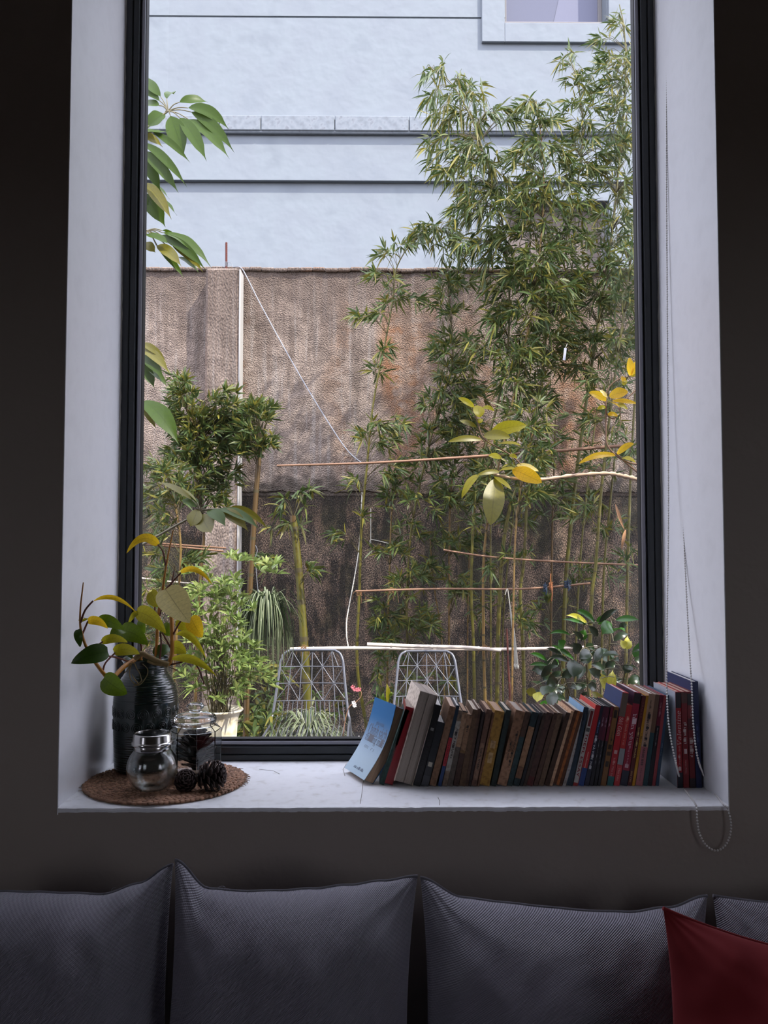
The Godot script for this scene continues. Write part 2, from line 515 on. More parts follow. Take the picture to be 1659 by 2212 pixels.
# ---------------------------------------------------------------- main
func _ready() -> void:
	rng.seed = 7
	cam_basis = Basis(Vector3.UP, YAW) * Basis(Vector3.RIGHT, PITCH)
	var cam := Camera3D.new()
	cam.name = "camera"
	cam.transform = Transform3D(cam_basis, EYE)
	cam.fov = rad_to_deg(2.0 * atan(H / 2 / F))
	cam.near = 0.05
	cam.far = 200.0
	add_child(cam)
	var env := Environment.new()
	env.background_mode = Environment.BG_SKY
	var sky := Sky.new()
	var sm := ProceduralSkyMaterial.new()
	sm.sky_top_color = Color(0.88, 0.89, 0.965)
	sm.sky_horizon_color = Color(0.93, 0.93, 0.98)
	sm.ground_bottom_color = Color(0.30, 0.28, 0.26)
	sm.ground_horizon_color = Color(0.50, 0.48, 0.46)
	sm.sky_energy_multiplier = 2.1
	sm.ground_energy_multiplier = 0.5
	sm.sun_angle_max = 2.0
	sky.sky_material = sm
	env.sky = sky
	env.tonemap_mode = Environment.TONE_MAPPER_LINEAR
	env.tonemap_exposure = 0.94
	env.sdfgi_enabled = true
	env.ssao_enabled = true
	env.ssil_enabled = true
	var we := WorldEnvironment.new()
	we.name = "world_environment"
	we.environment = env
	add_child(we)
	var sun := DirectionalLight3D.new()
	sun.name = "sun"
	sun.light_color = Color(1.0, 0.97, 0.92)
	sun.light_energy = 2.6
	sun.light_angular_distance = 0.6
	sun.shadow_enabled = true
	add_child(sun)
	sun.look_at_from_position(Vector3.ZERO, Vector3(-0.20, -0.326, -0.18), Vector3.UP)

	make_materials()
	build_room()
	build_window()
	build_garden_wall()
	build_building()
	build_bamboo()
	build_canes_and_strings()
	build_garden_plants()
	build_chairs()
	build_umbrella_tree()
	build_magnolia()
	build_shrub()
	build_sill_things()
	build_philodendron()
	build_books()
	build_chain()
	build_sofa()

# ---------------------------------------------------------------- the room
func slab(mb: MB, lo: Vector3, hi: Vector3, bev := 0.0) -> void:
	mb.box((lo + hi) / 2, hi - lo, bev)

# a side wall with a window opening between z0 and z1, y0 and y1
func opening_wall(mb: MB, xa: float, xb: float, top: float, z0: float, z1: float, y0: float, y1: float) -> void:
	slab(mb, Vector3(xa, -0.2, 0), Vector3(xb, top, z0)); slab(mb, Vector3(xa, -0.2, z1), Vector3(xb, top, 5.2))
	slab(mb, Vector3(xa, -0.2, z0), Vector3(xb, y0, z1)); slab(mb, Vector3(xa, y1, z0), Vector3(xb, top, z1))

func build_room() -> void:
	var top := 3.15            # head of the window opening
	var ceil_y := 3.35
	var back := -0.45          # outer face of the window wall
	var mb := MB.new()
	slab(mb, Vector3(-3.2, -0.2, back), Vector3(XL - 0.002, ceil_y + 0.2, 0))
	slab(mb, Vector3(XR + 0.002, -0.2, back), Vector3(3.2, ceil_y + 0.2, 0))
	slab(mb, Vector3(XL - 0.002, -0.2, back), Vector3(XR + 0.002, SILL - 0.0052, 0))
	slab(mb, Vector3(XL - 0.002, top, back), Vector3(XR + 0.002, ceil_y + 0.2, 0))
	struct("wall_window", mb, M["dark_wall_paint"], "dark grey brown painted wall around and below the deep window niche", "wall")
	mb = MB.new(); opening_wall(mb, -3.2, -3.0, ceil_y + 0.2, 2.4, 3.2, 1.0, 2.2); struct("wall_left", mb, M["room_paint"], "painted side wall of the room, left of the sofa", "wall")
	mb = MB.new(); opening_wall(mb, 3.0, 3.2, ceil_y + 0.2, 2.2, 3.4, 1.0, 2.3); struct("wall_right", mb, M["room_paint"], "painted side wall of the room, right of the sofa", "wall")
	mb = MB.new(); slab(mb, Vector3(-3.0, -0.2, 5.0), Vector3(3.0, ceil_y + 0.2, 5.2)); struct("wall_back", mb, M["room_paint"], "painted wall of the room facing the window", "wall")
	mb = MB.new(); slab(mb, Vector3(-3.0, -0.2, 0), Vector3(3.0, 0, 5.0)); struct("floor", mb, M["floor_tile"], "dark tiled floor of the room", "floor")
	mb = MB.new(); slab(mb, Vector3(-3.0, ceil_y, 0), Vector3(3.0, ceil_y + 0.2, 5.0)); struct("ceiling", mb, M["room_paint"], "painted ceiling of the room", "ceiling")
	# plaster lining of the niche: two cheeks, a head and the sill, with slightly rounded, chipped arrises
	mb = MB.new(); slab(mb, Vector3(XL - 0.002, SILL - 0.016, back), Vector3(XL, top, 0.0006), 0.0005); struct("trim_1", mb, M["niche_paint"], "white plastered cheek of the window niche beside the green vase", "niche cheek")
	mb = MB.new(); slab(mb, Vector3(XR, SILL - 0.016, back), Vector3(XR + 0.002, top, 0.0006), 0.0005); struct("trim_2", mb, M["niche_paint"], "white plastered cheek of the window niche beside the bead chain", "niche cheek")
	mb = MB.new(); slab(mb, Vector3(XL, top - 0.012, back), Vector3(XR, top, 0.0006), 0.0005); struct("trim_3", mb, M["niche_paint"], "white plastered head of the window niche", "niche head")
	# sill: a worn slab whose front edge is chipped
	mb = MB.new()
	var nx := 160
	var nz := FastNoiseLite.new()
	nz.frequency = 22.0; nz.fractal_octaves = 3; nz.seed = 4
	var chip := FastNoiseLite.new()
	chip.frequency = 9.0; chip.seed = 9
	var rows := []
	for k in nx + 1:
		var x := lerpf(XL, XR, float(k) / nx)
		var c := maxf(nz.get_noise_1d(x) * 0.006, 0.0) + maxf(chip.get_noise_1d(x) - 0.25, 0.0) * 0.012
		rows.append([Vector3(x, SILL, back), Vector3(x, SILL, -0.006 - c), Vector3(x, SILL - 0.001, -0.0015 - c * 0.7), Vector3(x, SILL - 0.0025 - c * 0.3, 0.0022), Vector3(x, SILL - 0.0058 - c * 0.5 + nz.get_noise_1d(x * 2.3) * 0.0022, 0.0022), Vector3(x, SILL - 0.016, -0.002)])
	for k in nx:
		for j in 5:
			mb.quad(rows[k][j], rows[k + 1][j], rows[k + 1][j + 1], rows[k][j + 1], Vector3(0, 1, 0.6))
	mb.quad(Vector3(XL, SILL - 0.016, back), Vector3(XR, SILL - 0.016, back), Vector3(XR, SILL - 0.016, -0.002), Vector3(XL, SILL - 0.016, -0.002), Vector3.DOWN)
	mb.quad(Vector3(XL, SILL, back), Vector3(XR, SILL, back), Vector3(XR, SILL - 0.016, back), Vector3(XL, SILL - 0.016, back), Vector3.FORWARD)
	var sill := struct("trim_4", mb, M["sill_paint"], "white painted window sill with a chipped front edge and hairline cracks", "window sill")
	# hairline cracks of the sill
	for line in [[[787, 1655], [790, 1668], [784, 1690], [782, 1712], [778, 1736]], [[946, 1722], [950, 1731], [949, 1739]], [[748, 1650], [741, 1662], [745, 1676]], [[560, 1662], [590, 1665], [604, 1672]]]:
		mb = MB.new()
		var pts := []
		for q in line: pts.append(on_level(q[0], q[1], SILL + 0.0002))
		mb.tube(pts, [0.0006], 4)
		part("crack", mb, M["crack_line"], sill)

# one length of the window frame: a chamfered bar between two points
func rail(mb: MB, lo: Vector3, hi: Vector3, bev: float) -> void:
	mb.box((lo + hi) / 2, hi - lo, bev)

func build_window() -> void:
	var w := thing("window_1", "tall fixed window in a slim black metal frame overlooking the walled garden", "window", Vector3(0, SILL, ZF))
	w.set_meta("kind", "structure")
	var o := w.position
	var top := 3.138
	var fw := 0.0425           # rails
	var sw := 0.0345           # stiles
	var z1 := ZF
	var z0 := ZF - 0.07
	for s in [-1, 1]:
		var xe: float = XL if s < 0 else XR
		var mb := MB.new()
		rail(mb, Vector3(minf(xe, xe - s * (sw * 0.55)), SILL, z0), Vector3(maxf(xe, xe - s * (sw * 0.55)), top, z1), 0.002)
		rail(mb, Vector3(minf(xe - s * sw * 0.57, xe - s * sw), SILL, z0), Vector3(maxf(xe - s * sw * 0.57, xe - s * sw), top, z1 - 0.0008), 0.0015)
		part("frame_stile", mb, M["frame_black"], w, o)
		mb = MB.new()
		var xa: float = xe - s * sw
		var xb: float = xe - s * (sw + 0.0105)
		rail(mb, Vector3(minf(xa, xb), SILL + fw, z0 + 0.012), Vector3(maxf(xa, xb), top - fw, z1 - 0.010), 0.0045)
		part("glazing_bead", mb, M["bead_grey"], w, o)
		mb = MB.new()
		var xc: float = xe - s * (sw + 0.0118)
		rail(mb, Vector3(minf(xb, xc), SILL + fw + 0.012, z0 + 0.02), Vector3(maxf(xb, xc), top - fw - 0.012, z1 - 0.024), 0.001)
		part("gasket", mb, M["gasket_rubber"], w, o)
		# wavering bead of filler between the frame and the plaster
		mb = MB.new()
		var pts := []
		var rr := []
		for k in 90:
			pts.append(Vector3(xe - s * 0.0006, SILL + 0.01 + 2.05 * k / 89.0, ZF + 0.0006))
			rr.append(0.0018 + 0.0016 * absf(sin(k * 1.7) * sin(k * 0.37)))
		mb.tube(pts, rr, 5)
		part("sealant", mb, M["sealant"], w, o)
	for s in [0, 1]:
		var ya: float = SILL if s == 0 else top
		var d := 1.0 if s == 0 else -1.0
		var mb := MB.new()
		rail(mb, Vector3(XL + sw, minf(ya, ya + d * fw * 0.36), z0), Vector3(XR - sw, maxf(ya, ya + d * fw * 0.36), z1), 0.0015)
		rail(mb, Vector3(XL + sw, minf(ya + d * fw * 0.38, ya + d * fw * 0.80), z0), Vector3(XR - sw, maxf(ya + d * fw * 0.38, ya + d * fw * 0.80), z1 - 0.0008), 0.0015)
		part("frame_rail", mb, M["frame_black"], w, o)
		mb = MB.new()
		rail(mb, Vector3(XL + sw, minf(ya + d * fw * 0.80, ya + d * (fw * 0.80 + 0.0095)), z0 + 0.012), Vector3(XR - sw, maxf(ya + d * fw * 0.80, ya + d * (fw * 0.80 + 0.0095)), z1 - 0.008), 0.004)
		part("glazing_bead", mb, M["bead_grey"], w, o)
		mb = MB.new()
		rail(mb, Vector3(XL + sw + 0.0125, minf(ya + d * (fw * 0.80 + 0.0095), ya + d * (fw * 0.80 + 0.0145)), z0 + 0.02), Vector3(XR - sw - 0.0125, maxf(ya + d * (fw * 0.80 + 0.0095), ya + d * (fw * 0.80 + 0.0145)), z1 - 0.024), 0.001)
		part("gasket", mb, M["gasket_rubber"], w, o)
	var g := MB.new()
	g.quad(Vector3(XL + sw + 0.01, SILL + fw, ZF - 0.036), Vector3(XR - sw - 0.01, SILL + fw, ZF - 0.036), Vector3(XR - sw - 0.01, top - fw, ZF - 0.036), Vector3(XL + sw + 0.01, top - fw, ZF - 0.036), Vector3.BACK)
	part("glass_pane", g, M["window_pane"], w, o)

# ---------------------------------------------------------------- garden wall and ground
const DW := 6.7

func build_garden_wall() -> void:
	var z := EYE.z - DW
	var x0 := -5.5
	var x1 := 5.5
	var ytop := P(800, 585, DW).y
	var ymid := P(800, 1062, DW).y
	var mb := MB.new()
	# upper render: a front grid with a lumpy face and a rough lower lip
	var nz := FastNoiseLite.new()
	nz.frequency = 6.0; nz.fractal_octaves = 4; nz.seed = 31
	var u0 := P(300, 700, DW).x
	var u1 := P(1390, 700, DW).x
	var cols := 150
	var rws := 40
	var first := mb.v.size()
	for r in rws + 1:
		for k in cols + 1:
			var x := lerpf(-2.6, 2.6, float(k) / cols)
			var lip := nz.get_noise_1d(x * 0.8) * 0.035 if r == 0 else 0.0
			var crown := nz.get_noise_1d(x * 0.7 + 40.0) * 0.012 if r == rws else 0.0
			var y := lerpf(ymid, ytop, float(r) / rws) + lip + crown
			var b := nz.get_noise_2d(x * 0.7, y * 0.7) * 0.014
			mb.put(Vector3(x, y, z + b), Vector3(0, 0, 1), Vector2((x - u0) / (u1 - u0), 1.0 - float(r) / rws))
	for r in rws:
		for k in cols:
			var a := first + r * (cols + 1) + k
			mb.tri(a, a + 1, a + cols + 2); mb.tri(a, a + cols + 2, a + cols + 1)
	# smooth normals of the lumpy face
	for r in range(0, rws + 1):
		for k in range(0, cols + 1):
			var a := first + r * (cols + 1) + k
			var ax := mb.v[a + 1] - mb.v[a - 1] if k > 0 and k < cols else Vector3.RIGHT
			var ay := mb.v[a + cols + 1] - mb.v[a - cols - 1] if r > 0 and r < rws else Vector3.UP
			mb.n[a] = ax.cross(ay).normalized()
	slab(mb, Vector3(-2.6, ymid - 0.03, z - 0.22), Vector3(2.6, ytop - 0.01, z - 0.02))
	slab(mb, Vector3(x0, ymid - 0.03, z - 0.22), Vector3(-2.6, ytop, z))
	slab(mb, Vector3(2.6, ymid - 0.03, z - 0.22), Vector3(x1, ytop, z))
	var w := struct("wall_garden", mb, M["old_render"], "tall weathered garden wall of rough grey render with rust streaks and a damp mossy foot", "garden wall")
	mb = MB.new()
	mb.quad(Vector3(-2.6, -0.3, z - 0.025), Vector3(2.6, -0.3, z - 0.025), Vector3(2.6, ymid + 0.03, z - 0.025), Vector3(-2.6, ymid + 0.03, z - 0.025), Vector3.BACK, Vector2(0, 0), Vector2(2.2, 1))
	slab(mb, Vector3(-2.6, -0.3, z - 0.25), Vector3(2.6, ymid - 0.04, z - 0.03))
	slab(mb, Vector3(x0, -0.3, z - 0.25), Vector3(-2.6, ymid - 0.02, z - 0.025))
	slab(mb, Vector3(2.6, -0.3, z - 0.25), Vector3(x1, ymid - 0.02, z - 0.025))
	part("damp_foot", mb, M["damp_render"], w)
	# plastered coping lip, broken along its edge
	mb = MB.new()
	for k in 52:
		var x := -2.6 + 0.1 * k
		mb.box(Vector3(x + 0.05, ytop + 0.004 + nz.get_noise_1d(x * 3.0) * 0.012, z - 0.095), Vector3(0.102, 0.03, 0.25), 0.008)
	part("coping", mb, M["pillar_render"], w)
	# buttress pillar
	var pl := P(443, 700, DW - 0.18).x
	var pr := P(516, 700, DW - 0.18).x
	var ptop := P(480, 578, DW - 0.18).y
	mb = MB.new()
	mb.box(Vector3((pl + pr) / 2, ptop / 2 - 0.1, z + 0.06), Vector3(pr - pl, ptop + 0.2, 0.24), 0.018)
	part("pillar", mb, M["pillar_render"], w)
	mb = MB.new()
	mb.box(Vector3(pr + 0.004, ptop / 2 + 0.3, z + 0.10), Vector3(0.012, ptop - 0.62, 0.155), 0.004)
	part("plaster_corner", mb, M["pale_plaster"], w)
	# ground between the houses
	mb = MB.new()
	slab(mb, Vector3(-9, -0.35, -14), Vector3(9, 0.0, -0.45))
	struct("ground", mb, M["soil"], "dark damp soil of the garden bed", "ground")
	# reinforcing bar left standing on the pillar
	var rb := P(489, 577, DW - 0.05)
	var t := thing("rebar", "rusty ribbed reinforcing bar standing upright on top of the wall pillar", "rebar", rb)
	mb = MB.new()
	mb.tube([rb + Vector3(0, -0.03, 0), P(489, 524, DW - 0.05)], [0.0085], 8)
	part("rod", mb, M["rust_iron"], t, rb)
	mb = MB.new()
	for k in 12:
		var c := rb.lerp(P(489, 524, DW - 0.05), (k + 0.7) / 12.5)
		mb.tube([c + Vector3(-0.009, -0.004, 0), c + Vector3(0, 0.002, 0.009), c + Vector3(0.009, 0.006, 0)], [0.0022], 4)
	part("ribs", mb, M["rust_iron"], t, rb, true)
	mb = MB.new()
	var lp := []
	for k in 26:
		lp.append(rb + Vector3(cos(k * 1.1) * 0.011, 0.004 + k * 0.0014, sin(k * 1.1) * 0.011))
	lp.append(P(500, 568, DW - 0.06)); lp.append(P(503, 577, DW - 0.07))
	mb.tube(lp, [0.0022], 5)
	part("binding_wire", mb, M["wire_grey"], t, rb)

# ---------------------------------------------------------------- the house beyond the wall
func build_building() -> void:
	var t := thing("neighbour_house", "pale blue white rendered house with string courses beyond the garden wall", "house", Vector3(0, 0, EYE.z - 10.15))
	var o := t.position
	var zc := func(d: float) -> float: return EYE.z - d
	var X := func(px: float, d := 10.1) -> float: return P(px, 600, d).x
	var Y := func(py: float, d := 10.1) -> float: return P(811, py, d).y
	var x0 := -7.5
	var x1 := 7.5
	var deep: float = zc.call(10.9)
	var wl: float = X.call(1094, 10.1)       # window openings share their sides
	var wr: float = X.call(1316, 10.1)
	var b1: float = Y.call(50)               # sill of the upper window
	var t1: float = b1 + 1.7
	var t2: float = Y.call(432)              # head of the lower window
	var b2: float = t2 - 1.35
	var mb := MB.new()
	# lower wall, cut round the lower window
	var zl: float = zc.call(10.15)
	var ya: float = Y.call(392)
	slab(mb, Vector3(x0, -0.3, deep), Vector3(wl, ya, zl)); slab(mb, Vector3(wr, -0.3, deep), Vector3(x1, ya, zl))
	slab(mb, Vector3(wl, -0.3, deep), Vector3(wr, b2, zl)); slab(mb, Vector3(wl, t2, deep), Vector3(wr, ya, zl))
	part("lower_wall", mb, M["facade_paint"], t, o)
	mb = MB.new()
	slab(mb, Vector3(x0, ya, deep), Vector3(x1, Y.call(290), zc.call(10.08)), 0.004)
	part("band", mb, M["facade_paint"], t, o)
	# upper wall in two panels with a groove between them, cut round the upper window
	var yg: float = Y.call(41)
	var zu: float = zc.call(10.07)
	mb = MB.new()
	slab(mb, Vector3(x0, Y.call(262), deep), Vector3(wl, yg - 0.012, zu))
	slab(mb, Vector3(wl, Y.call(262), deep), Vector3(wr, b1, zu)); slab(mb, Vector3(wr, Y.call(262), deep), Vector3(x1, yg - 0.012, zu))
	slab(mb, Vector3(x0, yg - 0.02, deep), Vector3(wl, yg + 0.02, zc.call(10.09))); slab(mb, Vector3(wr, yg - 0.02, deep), Vector3(x1, yg + 0.02, zc.call(10.09)))
	slab(mb, Vector3(x0, yg + 0.012, deep), Vector3(wl, t1 + 0.3, zu)); slab(mb, Vector3(wr, yg + 0.012, deep), Vector3(x1, t1 + 0.3, zu))
	slab(mb, Vector3(wl, t1, deep), Vector3(wr, t1 + 0.3, zu))
	part("upper_wall", mb, M["facade_paint"], t, o)
	# projecting string course: stone lengths over a moulding
	var yl: float = Y.call(250, 10.0)
	var yb: float = Y.call(282, 10.0)
	var joints := [-7.5, -6.1, -4.8, X.call(470.0, 10.0), X.call(561.0, 10.0), X.call(722.0, 10.0), X.call(884.0, 10.0), X.call(1010.0, 10.0), X.call(1170.0, 10.0), X.call(1330.0, 10.0), 4.2, 5.6, 7.5]
	joints.sort()
	for k in joints.size() - 1:
		mb = MB.new()
		slab(mb, Vector3(joints[k] + 0.004, yb, zl), Vector3(joints[k + 1] - 0.004, yl, zc.call(10.0)), 0.008)
		part("ledge_stone", mb, M["ledge_paint"], t, o)
	mb = MB.new()
	slab(mb, Vector3(x0, Y.call(286), zl), Vector3(x1, yb + 0.002, zc.call(10.035)), 0.004)
	slab(mb, Vector3(x0, Y.call(295), zl), Vector3(x1, Y.call(286), zc.call(10.02)), 0.012)
	part("moulding", mb, M["ledge_paint"], t, o)
	# raised surrounds and the two windows
	for up in [true, false]:
		var ytop: float = t1 if up else t2
		var ybot: float = b1 if up else b2
		var zs: float = zc.call(10.022 if up else 10.10)
		var sl: float = X.call(1044, 10.02) if up else X.call(1041, 10.10)
		var sr: float = wr + (wl - sl)
		var sb: float = Y.call(88, 10.02) if up else b2 - 0.2
		var st: float = t1 + 0.2 if up else Y.call(404, 10.10)
		mb = MB.new()
		slab(mb, Vector3(sl, sb, zl), Vector3(wl - 0.012, st, zs), 0.006); slab(mb, Vector3(wr + 0.012, sb, zl), Vector3(sr, st, zs), 0.006)
		slab(mb, Vector3(wl - 0.012, sb, zl), Vector3(wr + 0.012, ybot - 0.03, zs), 0.006); slab(mb, Vector3(wl - 0.012, ytop, zl), Vector3(wr + 0.012, st, zs), 0.006)
		var sur := part("window_surround", mb, M["facade_paint"], t, o)
		mb = MB.new()
		slab(mb, Vector3(wl - 0.04, ybot - 0.045, deep), Vector3(wr + 0.03, ybot, zc.call(10.045 if up else 10.12)), 0.008)
		part("window_sill", mb, M["far_sill"], sur, o)
		mb = MB.new()
		var zg: float = zc.call(10.30)
		for s in [0, 1]:
			var xa: float = wl if s == 0 else wr - 0.05
			slab(mb, Vector3(xa, ybot, zg - 0.03), Vector3(xa + 0.05, ytop, zg + 0.03), 0.006)
		slab(mb, Vector3(wl + 0.05, ybot, zg - 0.03), Vector3(wr - 0.05, ybot + 0.05, zg + 0.03), 0.006)
		slab(mb, Vector3(wl + 0.05, ytop - 0.05, zg - 0.03), Vector3(wr - 0.05, ytop, zg + 0.03), 0.006)
		part("window_frame", mb, M["far_sill"], sur, o)
		mb = MB.new()
		mb.quad(Vector3(wl, ybot, zg - 0.01), Vector3(wr, ybot, zg - 0.01), Vector3(wr, ytop, zg - 0.01), Vector3(wl, ytop, zg - 0.01), Vector3.BACK)
		if up:
			part("window_glass", mb, M["far_glass"], sur, o)
			mb = MB.new()
			var xm := lerpf(wl, wr, 0.50)
			mb.quad(Vector3(xm, ybot + 0.05, zg), Vector3(wr - 0.05, ybot + 0.05, zg), Vector3(wr - 0.05, ytop - 0.05, zg), Vector3(xm + 0.35, ytop - 0.05, zg), Vector3.BACK)
			part("window_blind", mb, M["far_blind"], sur, o)
		else:
			part("window_board", mb, M["far_board"], sur, o)
			mb = MB.new()
			for k in 5:
				var xa := lerpf(wl + 0.06, wr - 0.06, k / 4.0)
				slab(mb, Vector3(xa - 0.015, ybot, zg - 0.01), Vector3(xa + 0.015, ytop, zg + 0.02), 0.004)
			part("board_batten", mb, M["far_board"], sur, o)

# ---------------------------------------------------------------- bamboo
# one mixture of deep, mid and yellowing leaves for every bamboo; the potted grass is a paler kind
func green(pale: bool) -> Color:
	var q := rng.randf()
	var v := rng.randf_range(0.8, 1.2)
	if pale:
		return (Color(0.46, 0.56, 0.16) if q < 0.4 else Color(0.32, 0.46, 0.12)) * v
	if q < 0.2: return Color(0.33, 0.30, 0.05) * v
	if q < 0.5: return Color(0.19, 0.23, 0.05) * v
	return Color(0.105, 0.17, 0.045) * v

func rdir() -> Vector3:
	var z := rng.randf_range(-1, 1)
	var a := rng.randf() * TAU
	var s := sqrt(1 - z * z)
	return Vector3(cos(a) * s, z, sin(a) * s)

# a star of leaves at the end of a twig
func tuft(mb: MB, at: Vector3, dir: Vector3, n: int, ln: float, w: float, spread: float, droop: float, pale := false) -> void:
	for k in n:
		var d := (dir + rdir() * spread).normalized()
		mb.col = green(pale)
		var l := ln * rng.randf_range(0.6, 1.2)
		mb.blade(at + d * 0.004, d, l, w * rng.randf_range(0.8, 1.2), (rdir() + Vector3(0, 0, 0.2)).cross(d), droop * rng.randf_range(0.4, 1.4))

func smooth_path(pts: Array, per := 5) -> Array:
	if pts.size() < 3:
		return pts
	var out := []
	for k in pts.size() - 1:
		var a: Vector3 = pts[maxi(k - 1, 0)]
		var b: Vector3 = pts[k]
		var c: Vector3 = pts[k + 1]
		var d: Vector3 = pts[mini(k + 2, pts.size() - 1)]
		for j in per:
			out.append(b.cubic_interpolate(c, a, d, float(j) / per))
	out.append(pts[pts.size() - 1])
	return out

# jointed cane: a tapering tube with a ridge and a groove at each node
func cane(mb: MB, nodes_mb: MB, path: Array, r0: float, r1: float, gap: float, sides := 8) -> void:
	mb.tube(path, [r0, r1], sides)
	var total := 0.0
	for k in path.size() - 1: total += (path[k + 1] - path[k]).length()
	var want := gap * 0.6
	var run := 0.0
	for k in path.size() - 1:
		var seg: float = (path[k + 1] - path[k]).length()
		while want < run + seg:
			var f: float = (want - run) / seg
			var p: Vector3 = path[k].lerp(path[k + 1], f)
			var tg: Vector3 = (path[k + 1] - path[k]).normalized()
			var r := lerpf(r0, r1, want / total)
			nodes_mb.tube([p - tg * r * 0.7, p - tg * r * 0.3, p + tg * r * 0.1, p + tg * r * 0.6], [r * 1.0, r * 1.22, r * 1.18, r * 0.98], sides, false)
			want += gap * (1.0 + 0.15 * sin(want * 20.0))
		run += seg

# pix: [x, y] up the culm; tufts: [x, y, radius x, radius y, stars]
func bamboo(label: String, pix: Array, d0: float, d1: float, r0: float, r1: float, tufts: Array, culm_mat: String, ln := 0.105, w := 0.0135, droop := 0.25, nl := 8, group := "", cut := false) -> Node3D:
	var pts := []
	for k in pix.size():
		pts.append(P(pix[k][0], pix[k][1], lerpf(d0, d1, float(k) / (pix.size() - 1))))
	var path := smooth_path(pts, 5)
	var base: Vector3 = path[0]
	var t := thing("bamboo", label, "bamboo", base, group)
	var mb := MB.new()
	var nb := MB.new()
	cane(mb, nb, path, r0, r1, 0.24 if r0 > 0.014 else 0.17)
	part("culm", mb, M[culm_mat], t, base)
	part("culm_nodes", nb, M["culm_node"], t, base, true)
	if cut:
		mb = MB.new()
		var e: Vector3 = path[path.size() - 1]
		mb.tube([e - Vector3(0, 0.03, 0), e + Vector3(0, 0.012, 0)], [r1 * 1.06, r1 * 1.02], 10)
		part("cut_end", mb, M["bamboo_brown"], t, base)
	var lf := MB.new()
	var tw := MB.new()
	for e in tufts:
		var dz: float = e[5] if e.size() > 5 else 0.22
		for s in (int(e[4] * (1.35 if e[1] > 520 else 1.1)) if group else int(e[4])):
			var a := rng.randf() * TAU
			var q := sqrt(rng.randf())
			var x: float = e[0] + cos(a) * q * e[2]
			var y: float = e[1] + sin(a) * q * e[3]
			# nearest point of the culm, a little lower than the star
			var best := path[path.size() - 1] as Vector3
			var bd := 1e9
			var rough := P(x, y, (d0 + d1) / 2)
			for c in path:
				var dd := Vector2(c.x - rough.x, c.y - rough.y + 0.10).length()
				if dd < bd:
					bd = dd; best = c
			var at := P(x, y, EYE.z - best.z + rng.randf_range(-dz, dz))
			var mid: Vector3 = best.lerp(at, 0.55) + Vector3(0, 0.03 + 0.1 * bd, 0)
			var sp := smooth_path([best, mid, at], 3)
			tw.tube(sp, [0.0022, 0.0009], 3, false)
			var dir: Vector3 = (at - mid).normalized() * 0.8 + Vector3(0, 0.25 - droop * 0.9, 0)
			tuft(lf, at, dir.normalized(), nl, ln, w, 0.95, droop)
			if rng.randf() < 0.6:
				tuft(lf, sp[4], dir.normalized(), 3, ln * 0.85, w, 1.0, droop)
	if tufts.size():
		part("twigs", tw, M["twig"], t, base, true)
		part("foliage", lf, M["bamboo_leaf"], t, base, true)
	return t

